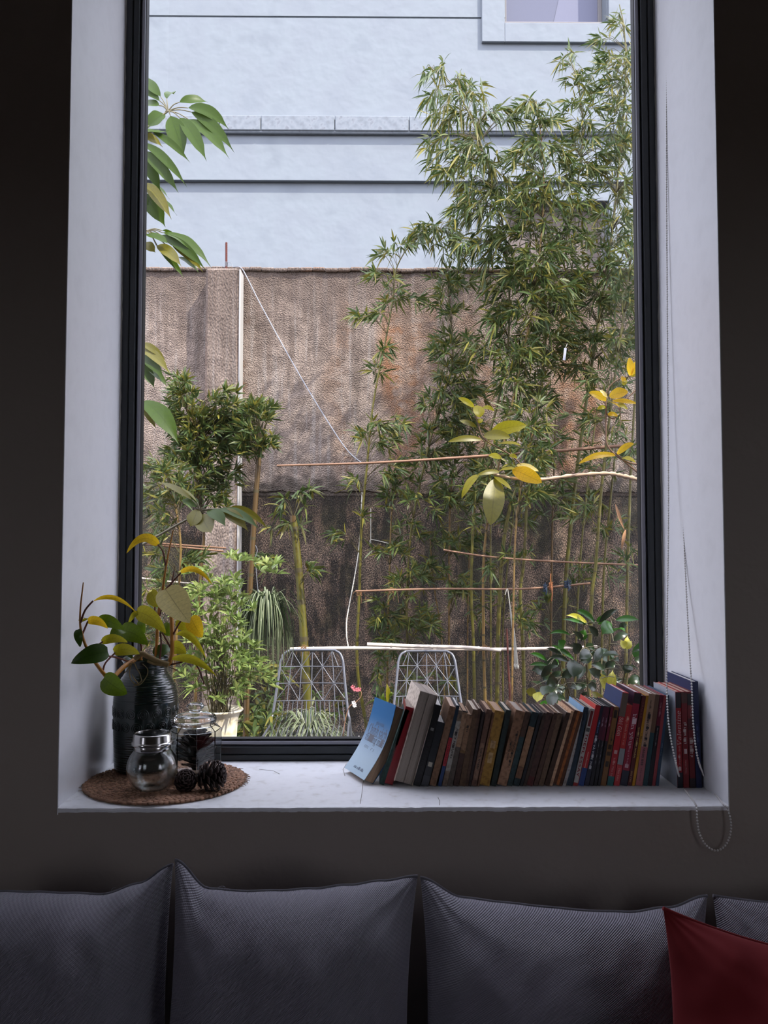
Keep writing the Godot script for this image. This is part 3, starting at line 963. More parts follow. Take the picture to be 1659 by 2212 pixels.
func build_bamboo() -> void:
	var gb := 1700
	# the single slender plant left of the thicket
	bamboo("slender green bamboo bending in front of the bare wall, left of the thicket", [[797, gb], [796, 1600], [776, 1480], [771, 1400], [776, 1280], [780, 1150], [785, 1080], [793, 1000], [801, 910], [813, 830], [832, 740], [848, 650], [858, 575], [900, 515], [950, 500]], 5.7, 5.6, 0.012, 0.003, [
		[842, 545, 30, 22, 6], [880, 520, 30, 18, 5], [905, 495, 30, 18, 8], [945, 505, 45, 28, 16], [985, 540, 30, 22, 8], [830, 590, 35, 22, 8], [800, 683, 38, 20, 9], [845, 640, 25, 25, 7], [882, 648, 28, 18, 6], [830, 757, 25, 18, 5], [812, 805, 28, 15, 5], [860, 912, 22, 22, 7], [800, 935, 30, 28, 10], [835, 955, 25, 18, 6], [850, 935, 15, 15, 3], [845, 1020, 25, 22, 5], [770, 1043, 25, 14, 4], [850, 1000, 15, 20, 3], [740, 1160, 25, 16, 4], [795, 1110, 20, 14, 2]], "bamboo_culm")
	# thick cut bamboo behind the first chair
	bamboo("thick olive bamboo pole cut off below the render, behind the first wire chair", [[672, gb], [668, 1580], [658, 1400], [646, 1240], [634, 1118]], 5.5, 5.5, 0.029, 0.0225, [
		[640, 1085, 30, 22, 5], [655, 1060, 22, 14, 3], [605, 1120, 25, 30, 4], [590, 1200, 30, 30, 4], [665, 1225, 30, 22, 4], [640, 1130, 20, 16, 2]], "bamboo_culm", 0.115, 0.019, 0.35, 6, "", true)
	# tall brown pole with pom-pom crown
	bamboo("brown bamboo pole with a bushy top that leans into the clipped clump on the left", [[524, gb], [532, 1560], [538, 1320], [544, 1200], [552, 1080], [560, 980]], 4.8, 4.8, 0.017, 0.014, [
		[562, 893, 32, 24, 26, 0.1], [552, 962, 38, 26, 26, 0.1], [590, 940, 8, 8, 1], [520, 925, 20, 18, 8, 0.1]], "bamboo_brown", 0.078, 0.012, 0.1, 11)
	# clipped clump left
	bamboo("clipped bushy bamboo clump on the left, its dense dark heads bending right", [[420, gb], [422, 1500], [432, 1250], [440, 1150], [425, 1060], [430, 970], [410, 900], [388, 840]], 4.9, 4.9, 0.012, 0.006, [
		[384, 828, 24, 22, 14, 0.1], [398, 862, 28, 24, 18, 0.1], [385, 915, 28, 28, 18, 0.1], [420, 900, 30, 26, 18, 0.1], [440, 945, 40, 30, 28, 0.12], [485, 862, 28, 24, 16, 0.1], [500, 900, 36, 26, 26, 0.1], [470, 920, 36, 26, 22, 0.1], [520, 900, 20, 20, 8, 0.1], [400, 985, 40, 34, 28, 0.15], [450, 1000, 42, 34, 28, 0.15], [495, 960, 32, 26, 18, 0.1], [530, 955, 24, 22, 12, 0.1], [490, 1030, 26, 26, 10, 0.15], [440, 1060, 45, 34, 24, 0.15], [480, 1085, 26, 20, 8]], "bamboo_brown", 0.078, 0.0125, 0.12, 11)
	bamboo("low sprawling bamboo at the left edge of the window with grassy tufts", [[372, gb], [374, 1500], [385, 1300], [390, 1180], [380, 1100], [365, 1030]], 4.6, 4.6, 0.010, 0.004, [
		[345, 1015, 35, 18, 12, 0.1], [340, 1050, 34, 24, 12], [375, 1025, 30, 25, 12], [390, 1070, 34, 30, 14], [350, 1100, 34, 26, 9], [345, 1150, 30, 24, 7], [335, 1200, 24, 22, 5], [415, 1208, 34, 14, 9, 0.08], [350, 1250, 20, 20, 4], [330, 1265, 26, 12, 6], [355, 1235, 20, 14, 4], [330, 1310, 24, 24, 8], [370, 1300, 26, 26, 8], [330, 1370, 24, 30, 8]], "bamboo_tan", 0.085, 0.0115, 0.1, 9)
	# the thicket on the right
	var th := "bamboos of the tall thicket on the right"
	bamboo("thin tan bamboo with dark whorls, first of the thicket on the left", [[834, gb], [838, 1346], [842, 1220], [846, 1108], [858, 1040]], 5.8, 5.9, 0.008, 0.004, [
		[842, 1190, 40, 22, 9], [840, 1075, 34, 20, 7], [835, 1352, 40, 26, 12], [850, 1395, 44, 30, 12], [868, 1030, 30, 26, 7], [832, 1300, 18, 18, 3]], "bamboo_tan", 0.10, 0.0125, 0.2, 9, th)
	bamboo("dark leafed bamboo with full whorls beside the first tan one", [[879, gb], [880, 1400], [879, 1270], [892, 1120], [935, 930], [978, 780], [972, 680], [966, 600]], 5.7, 5.8, 0.009, 0.004, [
		[966, 598, 42, 30, 12], [990, 612, 30, 18, 6], [972, 655, 48, 28, 13], [985, 765, 55, 42, 26], [960, 730, 26, 18, 6], [990, 830, 50, 40, 24], [955, 868, 46, 26, 14], [1010, 850, 40, 36, 14], [940, 950, 40, 36, 16], [985, 910, 45, 36, 20], [915, 1010, 40, 36, 14], [880, 1262, 40, 30, 13], [888, 1338, 45, 34, 18], [880, 1150, 40, 30, 7], [920, 1230, 30, 22, 7], [907, 1360, 32, 28, 8], [930, 1080, 50, 36, 12]], "bamboo_culm", 0.10, 0.0125, 0.2, 9, th)
	bamboo("bamboo whose long arching top droops farthest to the left before the house", [[1028, gb], [1023, 1400], [1018, 1263], [1030, 1050], [1080, 850], [1100, 700], [1092, 520], [1060, 380], [1020, 260], [975, 180], [935, 150]], 5.6, 5.4, 0.011, 0.0025, [
		[938, 160, 22, 16, 4], [960, 150, 26, 14, 3], [975, 180, 26, 18, 4], [1000, 165, 20, 14, 2], [955, 205, 34, 18, 5], [1000, 205, 30, 22, 5], [1030, 200, 26, 22, 4], [945, 250, 30, 20, 5], [985, 255, 34, 20, 7], [1035, 245, 38, 26, 8], [1060, 240, 24, 22, 5], [1100, 250, 34, 18, 6], [940, 310, 28, 20, 5], [985, 310, 40, 24, 8], [1035, 305, 44, 28, 12], [945, 355, 30, 16, 5], [990, 360, 36, 24, 9], [1045, 355, 44, 26, 13], [985, 410, 34, 20, 7], [1030, 410, 44, 30, 15], [1085, 400, 40, 30, 13], [1000, 455, 36, 24, 9], [1050, 465, 46, 34, 18], [1010, 520, 36, 22, 7], [1060, 530, 46, 34, 18], [1090, 600, 46, 36, 18], [1080, 680, 44, 34, 15], [1050, 740, 40, 30, 9]], "bamboo_culm", 0.12, 0.0135, 0.45, 7, th)
	bamboo("bamboo with a yellowish middle spray in front of the boarded window", [[1052, gb], [1048, 1517], [1044, 1342], [1050, 1150], [1100, 900], [1150, 660], [1172, 470], [1172, 330], [1158, 220]], 5.5, 5.3, 0.011, 0.0025, [
		[1160, 225, 40, 20, 8], [1178, 262, 36, 26, 12], [1130, 235, 22, 14, 3], [1140, 320, 44, 26, 14], [1190, 330, 40, 30, 12], [1120, 345, 34, 20, 9], [1150, 390, 50, 34, 20], [1200, 400, 44, 30, 14], [1120, 440, 44, 30, 16], [1170, 460, 50, 34, 20], [1130, 510, 46, 34, 18], [1180, 540, 46, 36, 20], [1130, 590, 46, 36, 20], [1180, 620, 46, 34, 18], [1140, 670, 44, 34, 18], [1110, 770, 44, 34, 18], [1090, 830, 40, 30, 12], [1130, 740, 36, 30, 12]], "bamboo_tan", 0.11, 0.0125, 0.3, 8, th)
	bamboo("thick stemmed bamboo whose narrow tip rises beside the upper window", [[1072, gb], [1074, 1517], [1078, 1318], [1094, 1130], [1140, 980], [1166, 860], [1190, 640], [1232, 480], [1258, 310], [1250, 190], [1226, 112]], 5.6, 5.5, 0.016, 0.0025, [
		[1226, 126, 22, 18, 5], [1245, 165, 34, 24, 8], [1262, 195, 26, 20, 6], [1242, 232, 34, 22, 7], [1280, 240, 34, 30, 9], [1270, 290, 40, 32, 13], [1230, 320, 36, 26, 9], [1290, 340, 40, 34, 16], [1250, 380, 44, 34, 18], [1240, 450, 44, 34, 18], [1230, 520, 46, 36, 20], [1220, 590, 46, 36, 20], [1200, 660, 46, 36, 20], [1190, 730, 46, 36, 20], [1170, 790, 44, 34, 18], [1165, 860, 44, 34, 16], [1130, 880, 34, 26, 8]], "bamboo_culm", 0.105, 0.012, 0.25, 8, th)
	bamboo("bamboo at the right edge of the window with the tallest yellow green tip", [[1215, gb], [1219, 1318], [1239, 1080], [1262, 900], [1292, 700], [1322, 500], [1342, 300], [1352, 150], [1348, 60], [1338, 10]], 5.7, 5.6, 0.015, 0.003, [
		[1346, 40, 22, 34, 7], [1358, 110, 20, 30, 7], [1300, 95, 22, 20, 5], [1322, 130, 30, 24, 10], [1350, 170, 30, 30, 14], [1310, 200, 34, 28, 11], [1345, 240, 30, 34, 16], [1320, 290, 36, 30, 15], [1355, 320, 26, 34, 14], [1345, 395, 34, 26, 18], [1310, 380, 32, 24, 10], [1320, 450, 44, 32, 18], [1350, 500, 30, 36, 16], [1300, 520, 44, 34, 18], [1290, 590, 46, 36, 20], [1340, 580, 36, 36, 16], [1270, 650, 46, 36, 20], [1330, 660, 44, 36, 18], [1260, 720, 46, 36, 18], [1310, 740, 46, 36, 16], [1240, 780, 46, 36, 16]], "bamboo_culm", 0.105, 0.012, 0.25, 8, th)
	bamboo("straight bamboo standing against the right frame with dark lower leaves", [[1268, gb], [1277, 1318], [1287, 1219], [1301, 1040], [1330, 800], [1352, 650], [1364, 540]], 5.2, 5.2, 0.013, 0.005, [
		[1360, 560, 24, 40, 12], [1355, 640, 30, 36, 14], [1350, 720, 30, 36, 14], [1345, 800, 32, 30, 9], [1290, 830, 40, 30, 10], [1330, 900, 34, 30, 6], [1265, 900, 36, 26, 5], [1240, 1100, 50, 26, 6]], "bamboo_culm", 0.105, 0.012, 0.25, 8, th)
	# lower, thinner canes of the thicket with leaves round their middles
	var lows := [
		["leaning thin tan cane crossing the rails behind the second chair", [[966, gb], [955, 1394], [937, 1263], [928, 1150]], 5.9, 0.006, "bamboo_tan", [[930, 1231, 32, 26, 9], [935, 1160, 40, 26, 6]]],
		["slim upright cane with a dark spray under the hanging leaf", [[969, gb], [970, 1394], [972, 1100], [985, 980], [1000, 880]], 5.8, 0.008, "bamboo_tan", [[995, 1265, 36, 26, 12], [975, 1178, 40, 24, 10], [990, 1060, 50, 40, 18], [1000, 990, 50, 40, 20], [1000, 930, 44, 34, 14]]],
		["jointed cane with pale yellow green sprays beside the magnolia leaves", [[1061, gb], [1061, 1517], [1060, 1170], [1062, 1000], [1090, 900]], 5.4, 0.007, "bamboo_culm", [[1070, 1000, 44, 34, 16], [1050, 1050, 46, 34, 16], [1075, 1225, 22, 10, 3], [1090, 930, 40, 30, 10], [1030, 1110, 44, 30, 9]]],
		["cane whose bright young leaf stars stand before the dark wall foot", [[1104, gb], [1108, 1350], [1116, 1120], [1140, 980], [1160, 900]], 5.0, 0.007, "bamboo_tan", [[1150, 880, 30, 18, 5, 0.05], [1170, 918, 24, 20, 5, 0.05], [1110, 895, 24, 14, 3, 0.05], [1140, 950, 44, 34, 13], [1130, 1000, 44, 34, 13], [1130, 1070, 36, 24, 8], [1165, 980, 32, 30, 8]]],
		["stout jointed cane right of the hanging white strings", [[1136, gb], [1130, 1400], [1124, 1280], [1132, 1211], [1138, 1080], [1142, 1000]], 5.5, 0.013, "bamboo_culm", [[1150, 1050, 40, 30, 9], [1145, 1330, 34, 20, 3], [1120, 1190, 34, 26, 5], [1140, 1350, 40, 14, 5]]],
		["dark cane with dry sheaths behind the orange tie", [[1188, gb], [1190, 1400], [1193, 1160], [1196, 1040], [1200, 900]], 5.7, 0.009, "bamboo_brown", [[1195, 1100, 36, 30, 5], [1180, 1310, 50, 24, 6], [1200, 970, 40, 34, 9], [1210, 1050, 36, 26, 6]]],
		["second straight cane near the right frame, thinner than its neighbour", [[1296, gb], [1303, 1279], [1317, 1100], [1338, 900], [1350, 820]], 5.6, 0.009, "bamboo_culm", [[1320, 1140, 36, 24, 6], [1300, 1000, 40, 30, 6]]],
		["cane half hidden by the right window frame", [[1350, gb], [1354, 1318], [1362, 1040], [1372, 850]], 5.2, 0.011, "bamboo_culm", [[1360, 1190, 24, 30, 3], [1360, 960, 20, 40, 5]]],
		["reddish brown dead cane standing behind the ochre book", [[1104, gb], [1102, 1517], [1098, 1440], [1095, 1358]], 5.3, 0.009, "bamboo_red", []],
		["thin pale cane in the shade between the two stout ones", [[1010, gb], [1010, 1394], [1014, 1200], [1030, 1050], [1050, 940]], 5.9, 0.006, "bamboo_tan", [[1020, 1180, 34, 26, 7], [1030, 1320, 24, 20, 3], [1000, 1290, 24, 18, 3]]],
		["thin green cane at the foot of the stout bamboo", [[1090, gb], [1086, 1394], [1094, 1250], [1108, 1120], [1118, 1010]], 5.8, 0.007, "bamboo_culm", [[1110, 1130, 34, 26, 6], [1085, 1290, 26, 20, 4]]],
		["grey green cane deep in the right of the thicket", [[1240, gb], [1244, 1400], [1256, 1180], [1275, 1000], [1290, 880]], 6.1, 0.009, "bamboo_culm", [[1262, 1090, 40, 30, 7], [1282, 960, 44, 30, 7], [1240, 1250, 40, 30, 7], [1310, 1230, 40, 30, 5]]],
	]
	for e in lows:
		bamboo(e[0], e[1], e[2], e[2], e[3], e[3] * 0.6, e[5], e[4], 0.10, 0.0125, 0.2, 8, th)

# ---------------------------------------------------------------- rails, wires and ties
func pixpath(list: Array, d: float) -> Array:
	var o := []
	for q in list: o.append(P(q[0], q[1], q[2] if q.size() > 2 else d))
	return o

func line_thing(called: String, label: String, cat: String, list: Array, d: float, r0: float, r1: float, m: String, group := "", knots := 0.0, called_part := "pole") -> Node3D:
	var p := smooth_path(pixpath(list, d), 6)
	var t := thing(called, label, cat, p[0], group)
	var mb := MB.new()
	if knots > 0.0:
		var nb := MB.new()
		cane(mb, nb, p, r0, r1, knots, 8)
		part(called_part, mb, M[m], t, p[0])
		part("pole_nodes", nb, M[m], t, p[0], true)
	else:
		mb.tube(p, [r0, r1], 7)
		part(called_part, mb, M[m], t, p[0])
	return t

func build_canes_and_strings() -> void:
	var rl := "canes tied across the bamboo as rails"
	line_thing("cane_rail", "long pinkish dry cane tied high across the thicket at mid wall", "cane", [[598, 1006], [800, 1000], [1000, 988], [1200, 974], [1368, 961]], 5.25, 0.006, 0.011, "dry_cane", rl, 0.2)
	line_thing("cane_rail", "thin dry cane tied across the dark wall foot, sloping down to the right frame", "cane", [[958, 1188], [1060, 1203], [1200, 1213], [1384, 1221]], 5.3, 0.006, 0.006, "dry_cane", rl, 0.2)
	line_thing("cane_rail", "thin pale cane above the chairs carrying the white strings", "cane", [[768, 1277], [950, 1272], [1130, 1272], [1275, 1260]], 5.25, 0.006, 0.0065, "dry_cane", rl, 0.2)
	line_thing("cane_rail", "whitish cane lying along the wall behind both chair backs", "cane", [[626, 1403], [760, 1400], [950, 1402], [1130, 1402], [1290, 1397]], 5.4, 0.0125, 0.009, "white_cane", rl, 0.25)
	line_thing("cane_rail", "shorter whitish cane resting on the long one behind the second chair", "cane", [[793, 1392], [900, 1396], [1014, 1399], [1082, 1405]], 5.33, 0.0125, 0.0105, "white_cane", rl, 0.25)
	line_thing("cane_rail", "upper of two pinkish canes left of the pillar foot", "cane", [[300, 1171], [400, 1178], [488, 1184]], 4.7, 0.0055, 0.005, "dry_cane", rl, 0.15)
	line_thing("cane_rail", "lower of two pinkish canes left of the pillar foot", "cane", [[300, 1175], [400, 1183], [483, 1191]], 4.62, 0.0055, 0.005, "dry_cane", rl, 0.15)
	line_thing("cane_rail", "pale cane end above the vase leaves at the left frame", "cane", [[298, 1248], [345, 1254], [430, 1262]], 4.6, 0.005, 0.0045, "white_cane", rl, 0.15)
	# cable from the pillar down to the slender bamboo
	line_thing("wire", "pale stay wire running from the pillar top down to the slender bamboo", "wire", [[503, 577, 6.63], [520, 578, 6.5], [534, 600, 6.44], [560, 652, 6.36], [612, 748, 6.2], [660, 832, 6.06], [714, 920, 5.88], [750, 972, 5.76], [779, 998, 5.68], [792, 1003, 5.64]], 6.3, 0.0042, 0.0038, "wire_grey", "", 0.0, "strand")
	line_thing("cord", "white cord hanging loose beside the slender bamboo down to the pale cane", "cord", [[782, 1064, 6.67], [780, 1120, 6.5], [776, 1180, 6.3], [768, 1235, 6.05], [756, 1300, 5.8], [749, 1340, 5.6], [749, 1375, 5.45], [753, 1400, 5.4]], 6.0, 0.0042, 0.0042, "string", "", 0.0, "strand")
	line_thing("wire", "short bent white wire on the wall between the whorls", "wire", [[801, 1098, 6.723], [801, 1140, 6.723], [801, 1180, 6.722], [802, 1166, 6.72], [843, 1175, 6.72]], 6.6, 0.003, 0.003, "string", "", 0.0, "strand")
	# bundle of strings with knotted ends
	var a := P(1096, 1270, 5.22)
	var t := thing("string_bundle", "bundle of white strings with knotted ends hanging from the pale cane", "string", a)
	var mb := MB.new()
	for k in 4:
		var e := [[1091, 1285], [1096, 1272], [1100, 1295 + k], [1104 + k, 1340], [1110 + k * 1.2, 1385], [1112 + k * 2.4, 1436 + (k % 2) * 3]]
		mb.tube(smooth_path(pixpath(e, 5.2 - k * 0.006), 5), [0.0026], 5)
	part("strings", mb, M["string"], t, a, true)
	mb = MB.new()
	for k in 4:
		mb.ball(P(1112 + k * 2.4, 1438 + (k % 2) * 3, 5.2 - k * 0.006), Vector3(0.006, 0.013, 0.006), 6, 5)
	part("knots", mb, M["string"], t, a, true)
	# ties where canes cross
	for e in [[1190, 1266, "orange_tie", "orange tie hanging on the pale cane", 0.011, 0.045], [1226, 1262, "blue_tie", "dark blue tie round the stout bamboo at the pale cane", 0.02, 0.02], [1178, 1270, "blue_tie", "dark blue tie left of the orange one", 0.012, 0.02]]:
		var c := P(e[0], e[1], 5.22)
		t = thing("cane_tie", e[3], "tie", c)
		mb = MB.new()
		var pts := []
		for k in 30:
			pts.append(c + Vector3(cos(k * 0.9) * e[4], (k - 15) * 0.0016, sin(k * 0.9) * e[4]))
		mb.tube(pts, [0.0035], 5)
		mb.tube([c + Vector3(0, 0.0, e[4]), c + Vector3(0.004, -e[5], e[4] + 0.01), c + Vector3(0.0, -e[5] * 2.0, e[4] + 0.004)], [0.005, 0.004], 5)
		mb.tube([c + Vector3(0, 0.0, e[4]), c + Vector3(-0.006, e[5], e[4] + 0.008), c + Vector3(-0.003, e[5] * 1.7, e[4] + 0.004)], [0.0045, 0.003], 5)
		part("wrapping", mb, M[e[2]], t, c)
	for e in [[776, 1282, 5.3, "tan twine knotted round the slender bamboo at the pale cane"], [845, 1276, 5.3, "tan twine knotted round the first tan bamboo at the pale cane"], [1046, 1400, 5.36, "twine knot holding the two whitish canes behind the second chair"], [656, 1400, 5.38, "dark twine round the thick cut bamboo at the whitish cane"]]:
		var c := P(e[0], e[1], e[2])
		t = thing("twine_knot", e[3], "twine", c)
		mb = MB.new()
		var pts := []
		for k in 22:
			pts.append(c + Vector3(cos(k * 1.0) * 0.017, (k - 11) * 0.0013 + sin(k * 1.0) * 0.008, sin(k * 1.0) * 0.017))
		mb.tube(pts, [0.0022], 5)
		for s in 4:
			mb.tube(smooth_path([c + Vector3(0, 0, 0.017), c + Vector3((s - 1.5) * 0.02, 0.012, 0.035), c + Vector3((s - 1.5) * 0.03, -0.035 - 0.012 * s, 0.03)], 4), [0.0018, 0.001], 4)
		part("twine", mb, M["twine"], t, c, true)
	# plant label
	var tg := P(1220, 765, 5.15)
	t = thing("plant_tag", "small white plant label hanging among the bamboo leaves", "tag", tg)
	mb = MB.new(); mb.box(tg, Vector3(0.016, 0.075, 0.0012), 0.0004, Basis(Vector3.BACK, -0.12)); part("label", mb, M["white_tag"], t, tg)
	mb = MB.new(); mb.tube([tg + Vector3(0.004, 0.036, 0), tg + Vector3(0.01, 0.05, 0), tg + Vector3(0.02, 0.07, -0.02)], [0.0015], 4); part("loop", mb, M["string"], t, tg)
	# dry sheath
	var ds := P(1335, 1120, 4.9)
	t = thing("dry_sheath", "curled dry bamboo sheath hanging at the right frame", "dry leaf", ds)
	mb = MB.new()
	mb.leaf(P(1329, 1088, 4.9), P(1337, 1118, 4.88), P(1350, 1146, 4.9), 0.022, Vector3(0.4, 0.2, 1).normalized(), "lance", 0.6)
	mb.leaf(P(1352, 1143, 4.9), P(1347, 1165, 4.88), P(1342, 1190, 4.9), 0.02, Vector3(-0.4, 0.2, 1).normalized(), "lance", 0.6)
	part("sheath", mb, M["twine"], t, ds)

# ---------------------------------------------------------------- pots and low plants
func build_garden_plants() -> void:
	# potted bamboo grass
	var pc := P(474, 1600, 4.25)
	pc.y = 0.46
	var rim := P(474, 1532, 4.25).y
	var t := thing("planter", "cream white flared plant pot behind the glass jars", "plant pot", Vector3(pc.x, 0.0, pc.z))
	var o := t.position
	var mb := MB.new()
	var r := 0.112
	var prof := [Vector2(0, rim - 0.30), Vector2(0.070, rim - 0.30), Vector2(0.076, rim - 0.29), Vector2(0.082, rim - 0.15), Vector2(0.088, rim - 0.05), Vector2(0.098, rim - 0.018), Vector2(r, rim - 0.008), Vector2(r + 0.003, rim - 0.002), Vector2(r, rim + 0.003), Vector2(r - 0.006, rim), Vector2(0.09, rim - 0.02), Vector2(0.084, rim - 0.05)]
	mb.lathe(Vector3(pc.x, 0, pc.z), prof, 40)
	# shallow flutes
	for k in mb.v.size():
		var q := mb.v[k] - Vector3(pc.x, 0, pc.z)
		if q.y < rim - 0.03 and Vector2(q.x, q.z).length() > 0.06:
			var a := atan2(q.z, q.x)
			var f := 1.0 + 0.018 * cos(a * 18.0)
			mb.v[k] = Vector3(pc.x + q.x * f, q.y, pc.z + q.z * f)
	part("pot_body", mb, M["white_pot"], t, o)
	mb = MB.new(); mb.lathe(Vector3(pc.x, 0, pc.z), [Vector2(0.086, rim - 0.035), Vector2(0.05, rim - 0.028), Vector2(0.0, rim - 0.03)], 24); part("potting_soil", mb, M["soil"], t, o)
	mb = MB.new(); mb.lathe(Vector3(pc.x, 0, pc.z), [Vector2(0, 0), Vector2(0.12, 0), Vector2(0.12, rim - 0.33), Vector2(0.115, rim - 0.30), Vector2(0, rim - 0.30)], 24)
	var st := thing("pot_stand", "round stone block under the cream plant pot", "plinth", Vector3(pc.x, 0, pc.z))
	part("block", mb, M["far_board"], st, st.position)
	# its plant
	var base := Vector3(pc.x, rim - 0.03, pc.z)
	t = thing("bamboo_grass", "bright green leafy bamboo grass growing in the cream pot", "potted plant", base)
	var tw := MB.new()
	var lf := MB.new()
	var blobs := [[470, 1270, 50, 24, 10], [440, 1300, 45, 30, 14], [500, 1275, 40, 26, 10], [415, 1330, 30, 30, 10], [480, 1320, 55, 34, 20], [520, 1330, 30, 30, 10], [440, 1370, 45, 34, 16], [490, 1380, 50, 34, 20], [530, 1395, 26, 30, 8], [455, 1425, 46, 30, 16], [500, 1440, 46, 34, 18], [540, 1450, 34, 30, 10], [430, 1470, 34, 26, 9], [475, 1490, 44, 26, 14], [515, 1495, 30, 26, 9], [560, 1465, 30, 18, 6], [405, 1465, 20, 14, 4], [560, 1225, 40, 18, 5], [520, 1205, 24, 16, 4], [585, 1230, 18, 20, 3], [430, 1245, 30, 16, 5]]
	for e in blobs:
		for s in int(e[4]):
			var a := rng.randf() * TAU
			var q := sqrt(rng.randf())
			var at := P(e[0] + cos(a) * q * e[2], e[1] + sin(a) * q * e[3], 4.25 + rng.randf_range(-0.13, 0.13))
			var root := base + Vector3(rng.randf_range(-0.05, 0.05), 0, rng.randf_range(-0.05, 0.05))
			if at.y < base.y + 0.02: continue
			if rng.randf() < 0.3:
				tw.tube(smooth_path([root, root.lerp(at, 0.55) + Vector3(0, 0.07, 0), at], 4), [0.0024, 0.001], 4, false)
			var dir := (at - base).normalized() * 0.5 + Vector3(0, 0.1, 0.2)
			tuft(lf, at, dir.normalized(), 8, 0.072, 0.0135, 0.9, 0.35, true)
	part("stems", tw, M["twig"], t, base, true)
	part("foliage", lf, M["bamboo_leaf"], t, base, true)
	# hanging variegated grass
	var hc := P(580, 1300, 4.7)
	t = thing("hanging_plant", "striped green and white grass plant hanging on a wire from the brown pole", "hanging plant", hc)
	mb = MB.new()
	mb.tube(smooth_path(pixpath([[552, 1178], [556, 1190], [552, 1205], [554, 1240], [560, 1300], [568, 1340]], 4.7), 5), [0.0022], 5)
	part("hanger_wire", mb, M["wire_grey"], t, hc)
	mb = MB.new()
	mb.lathe(P(578, 1352, 4.7), [Vector2(0, -0.06), Vector2(0.05, -0.06), Vector2(0.062, 0.03), Vector2(0.066, 0.035), Vector2(0.06, 0.035), Vector2(0.05, 0.02), Vector2(0, 0.02)], 20)
	part("basket", mb, M["cone_core"], t, hc)
	mb = MB.new()
	var mw := MB.new()
	for k in 190:
		var a := rng.randf() * TAU
		var start := P(576, 1312 + rng.randf_range(-22, 16), 4.7) + Vector3(cos(a), 0, sin(a)) * 0.03
		var reach := rng.randf_range(0.03, 0.115)
		var fall := rng.randf_range(0.16, 0.40)
		if rng.randf() < 0.2:
			reach = rng.randf_range(0.09, 0.17); fall = rng.randf_range(0.02, 0.12)
		var out := Vector3(cos(a), 0, sin(a)) * reach
		var p1 := start + out * 0.55 + Vector3(0, rng.randf_range(0.02, 0.06), 0)
		var p2 := start + out * 1.0 + Vector3(0, -fall * 0.35, 0)
		var p3 := start + out * 1.15 + Vector3(0, -fall, 0)
		var path := smooth_path([start, p1, p2, p3], 4)
		for side in 2:
			var dst: MB = mb if side == 0 else mw
			dst.col = (Color(0.10, 0.17, 0.06) if side == 0 else Color(0.55, 0.60, 0.38)) * rng.randf_range(0.8, 1.2)
			ribbon(dst, path, 0.0105 if side == 0 else 0.0045, 0.0 if side == 0 else 0.0012)
	part("green_blades", mb, M["bamboo_leaf"], t, hc, true)
	part("white_stripes", mw, M["bamboo_leaf"], t, hc, true)
	# striped grass clumps along the bed in front of the first chair and in the dark corner
	var gi := 0
	for e in [[600, 1600, 4.9, 0.15, 60, "striped white and green grass clump left of the first chair", "dark pot holding the striped grass left of the first chair"], [668, 1590, 4.9, 0.20, 110, "striped white and green grass clump seen through the first chair back", "dark pot holding the striped grass behind the first chair back"], [725, 1600, 4.9, 0.13, 50, "small striped grass clump at the right foot of the first chair", "dark pot holding the striped grass at the chair's right foot"], [830, 1612, 5.0, 0.12, 34, "low striped grass behind the blue book", "dark pot holding the low grass behind the blue book"]]:
		var g := P(e[0], e[1] + 40, e[2])
		g.y = P(e[0], e[1], e[2]).y - 0.06
		t = thing("spider_grass", e[5], "grass plant", g)
		mb = MB.new(); mw = MB.new()
		for k in int(e[4]):
			var a := rng.randf() * TAU
			var out := Vector3(cos(a), 0, sin(a))
			var l: float = e[3] * rng.randf_range(0.6, 1.2)
			var up: float = e[3] * rng.randf_range(0.3, 1.0)
			var path := smooth_path([g + out * 0.01, g + out * l * 0.45 + Vector3(0, up, 0), g + out * l * 0.9 + Vector3(0, up * 0.75, 0), g + out * l * 1.2 + Vector3(0, up * 0.1, 0)], 4)
			mb.col = Color(0.74, 0.78, 0.54) * rng.randf_range(0.8, 1.15)
			ribbon(mb, path, 0.012, 0.0)
			mw.col = Color(0.13, 0.22, 0.07) * rng.randf_range(0.8, 1.2)
			ribbon(mw, path, 0.005, 0.0012)
		part("pale_blades", mb, M["bamboo_leaf"], t, g, true)
		part("green_stripes", mw, M["bamboo_leaf"], t, g, true)
		mb = MB.new(); mb.lathe(Vector3(g.x, 0, g.z), [Vector2(0, 0.0), Vector2(0.09, 0), Vector2(0.11, g.y - 0.01), Vector2(0.10, g.y), Vector2(0.0, g.y - 0.01)], 18)
		st = thing("grass_pot", e[6], "plant pot", Vector3(g.x, 0, g.z))
		part("pot_body", mb, M["soil"], st, st.position)
		gi += 1
	# dark undergrowth at the wall foot
	for e in [[575, 1500, 5.2, 40, 60, 26, "dark leafy undergrowth left of the first chair"], [560, 1560, 4.9, 40, 30, 22, "low dark plant at the foot of the brown pole"], [700, 1520, 5.9, 40, 26, 8, "shaded low leaves behind the first chair"], [860, 1480, 5.7, 50, 60, 22, "dark leafy undergrowth behind the second chair"], [940, 1500, 5.7, 60, 50, 16, "shaded leaves right of the second chair"]]:
		var g := P(e[0], e[1] + e[4], e[2])
		g.y = 0.0
		t = thing("undergrowth", e[6], "plant", g)
		lf = MB.new(); tw = MB.new()
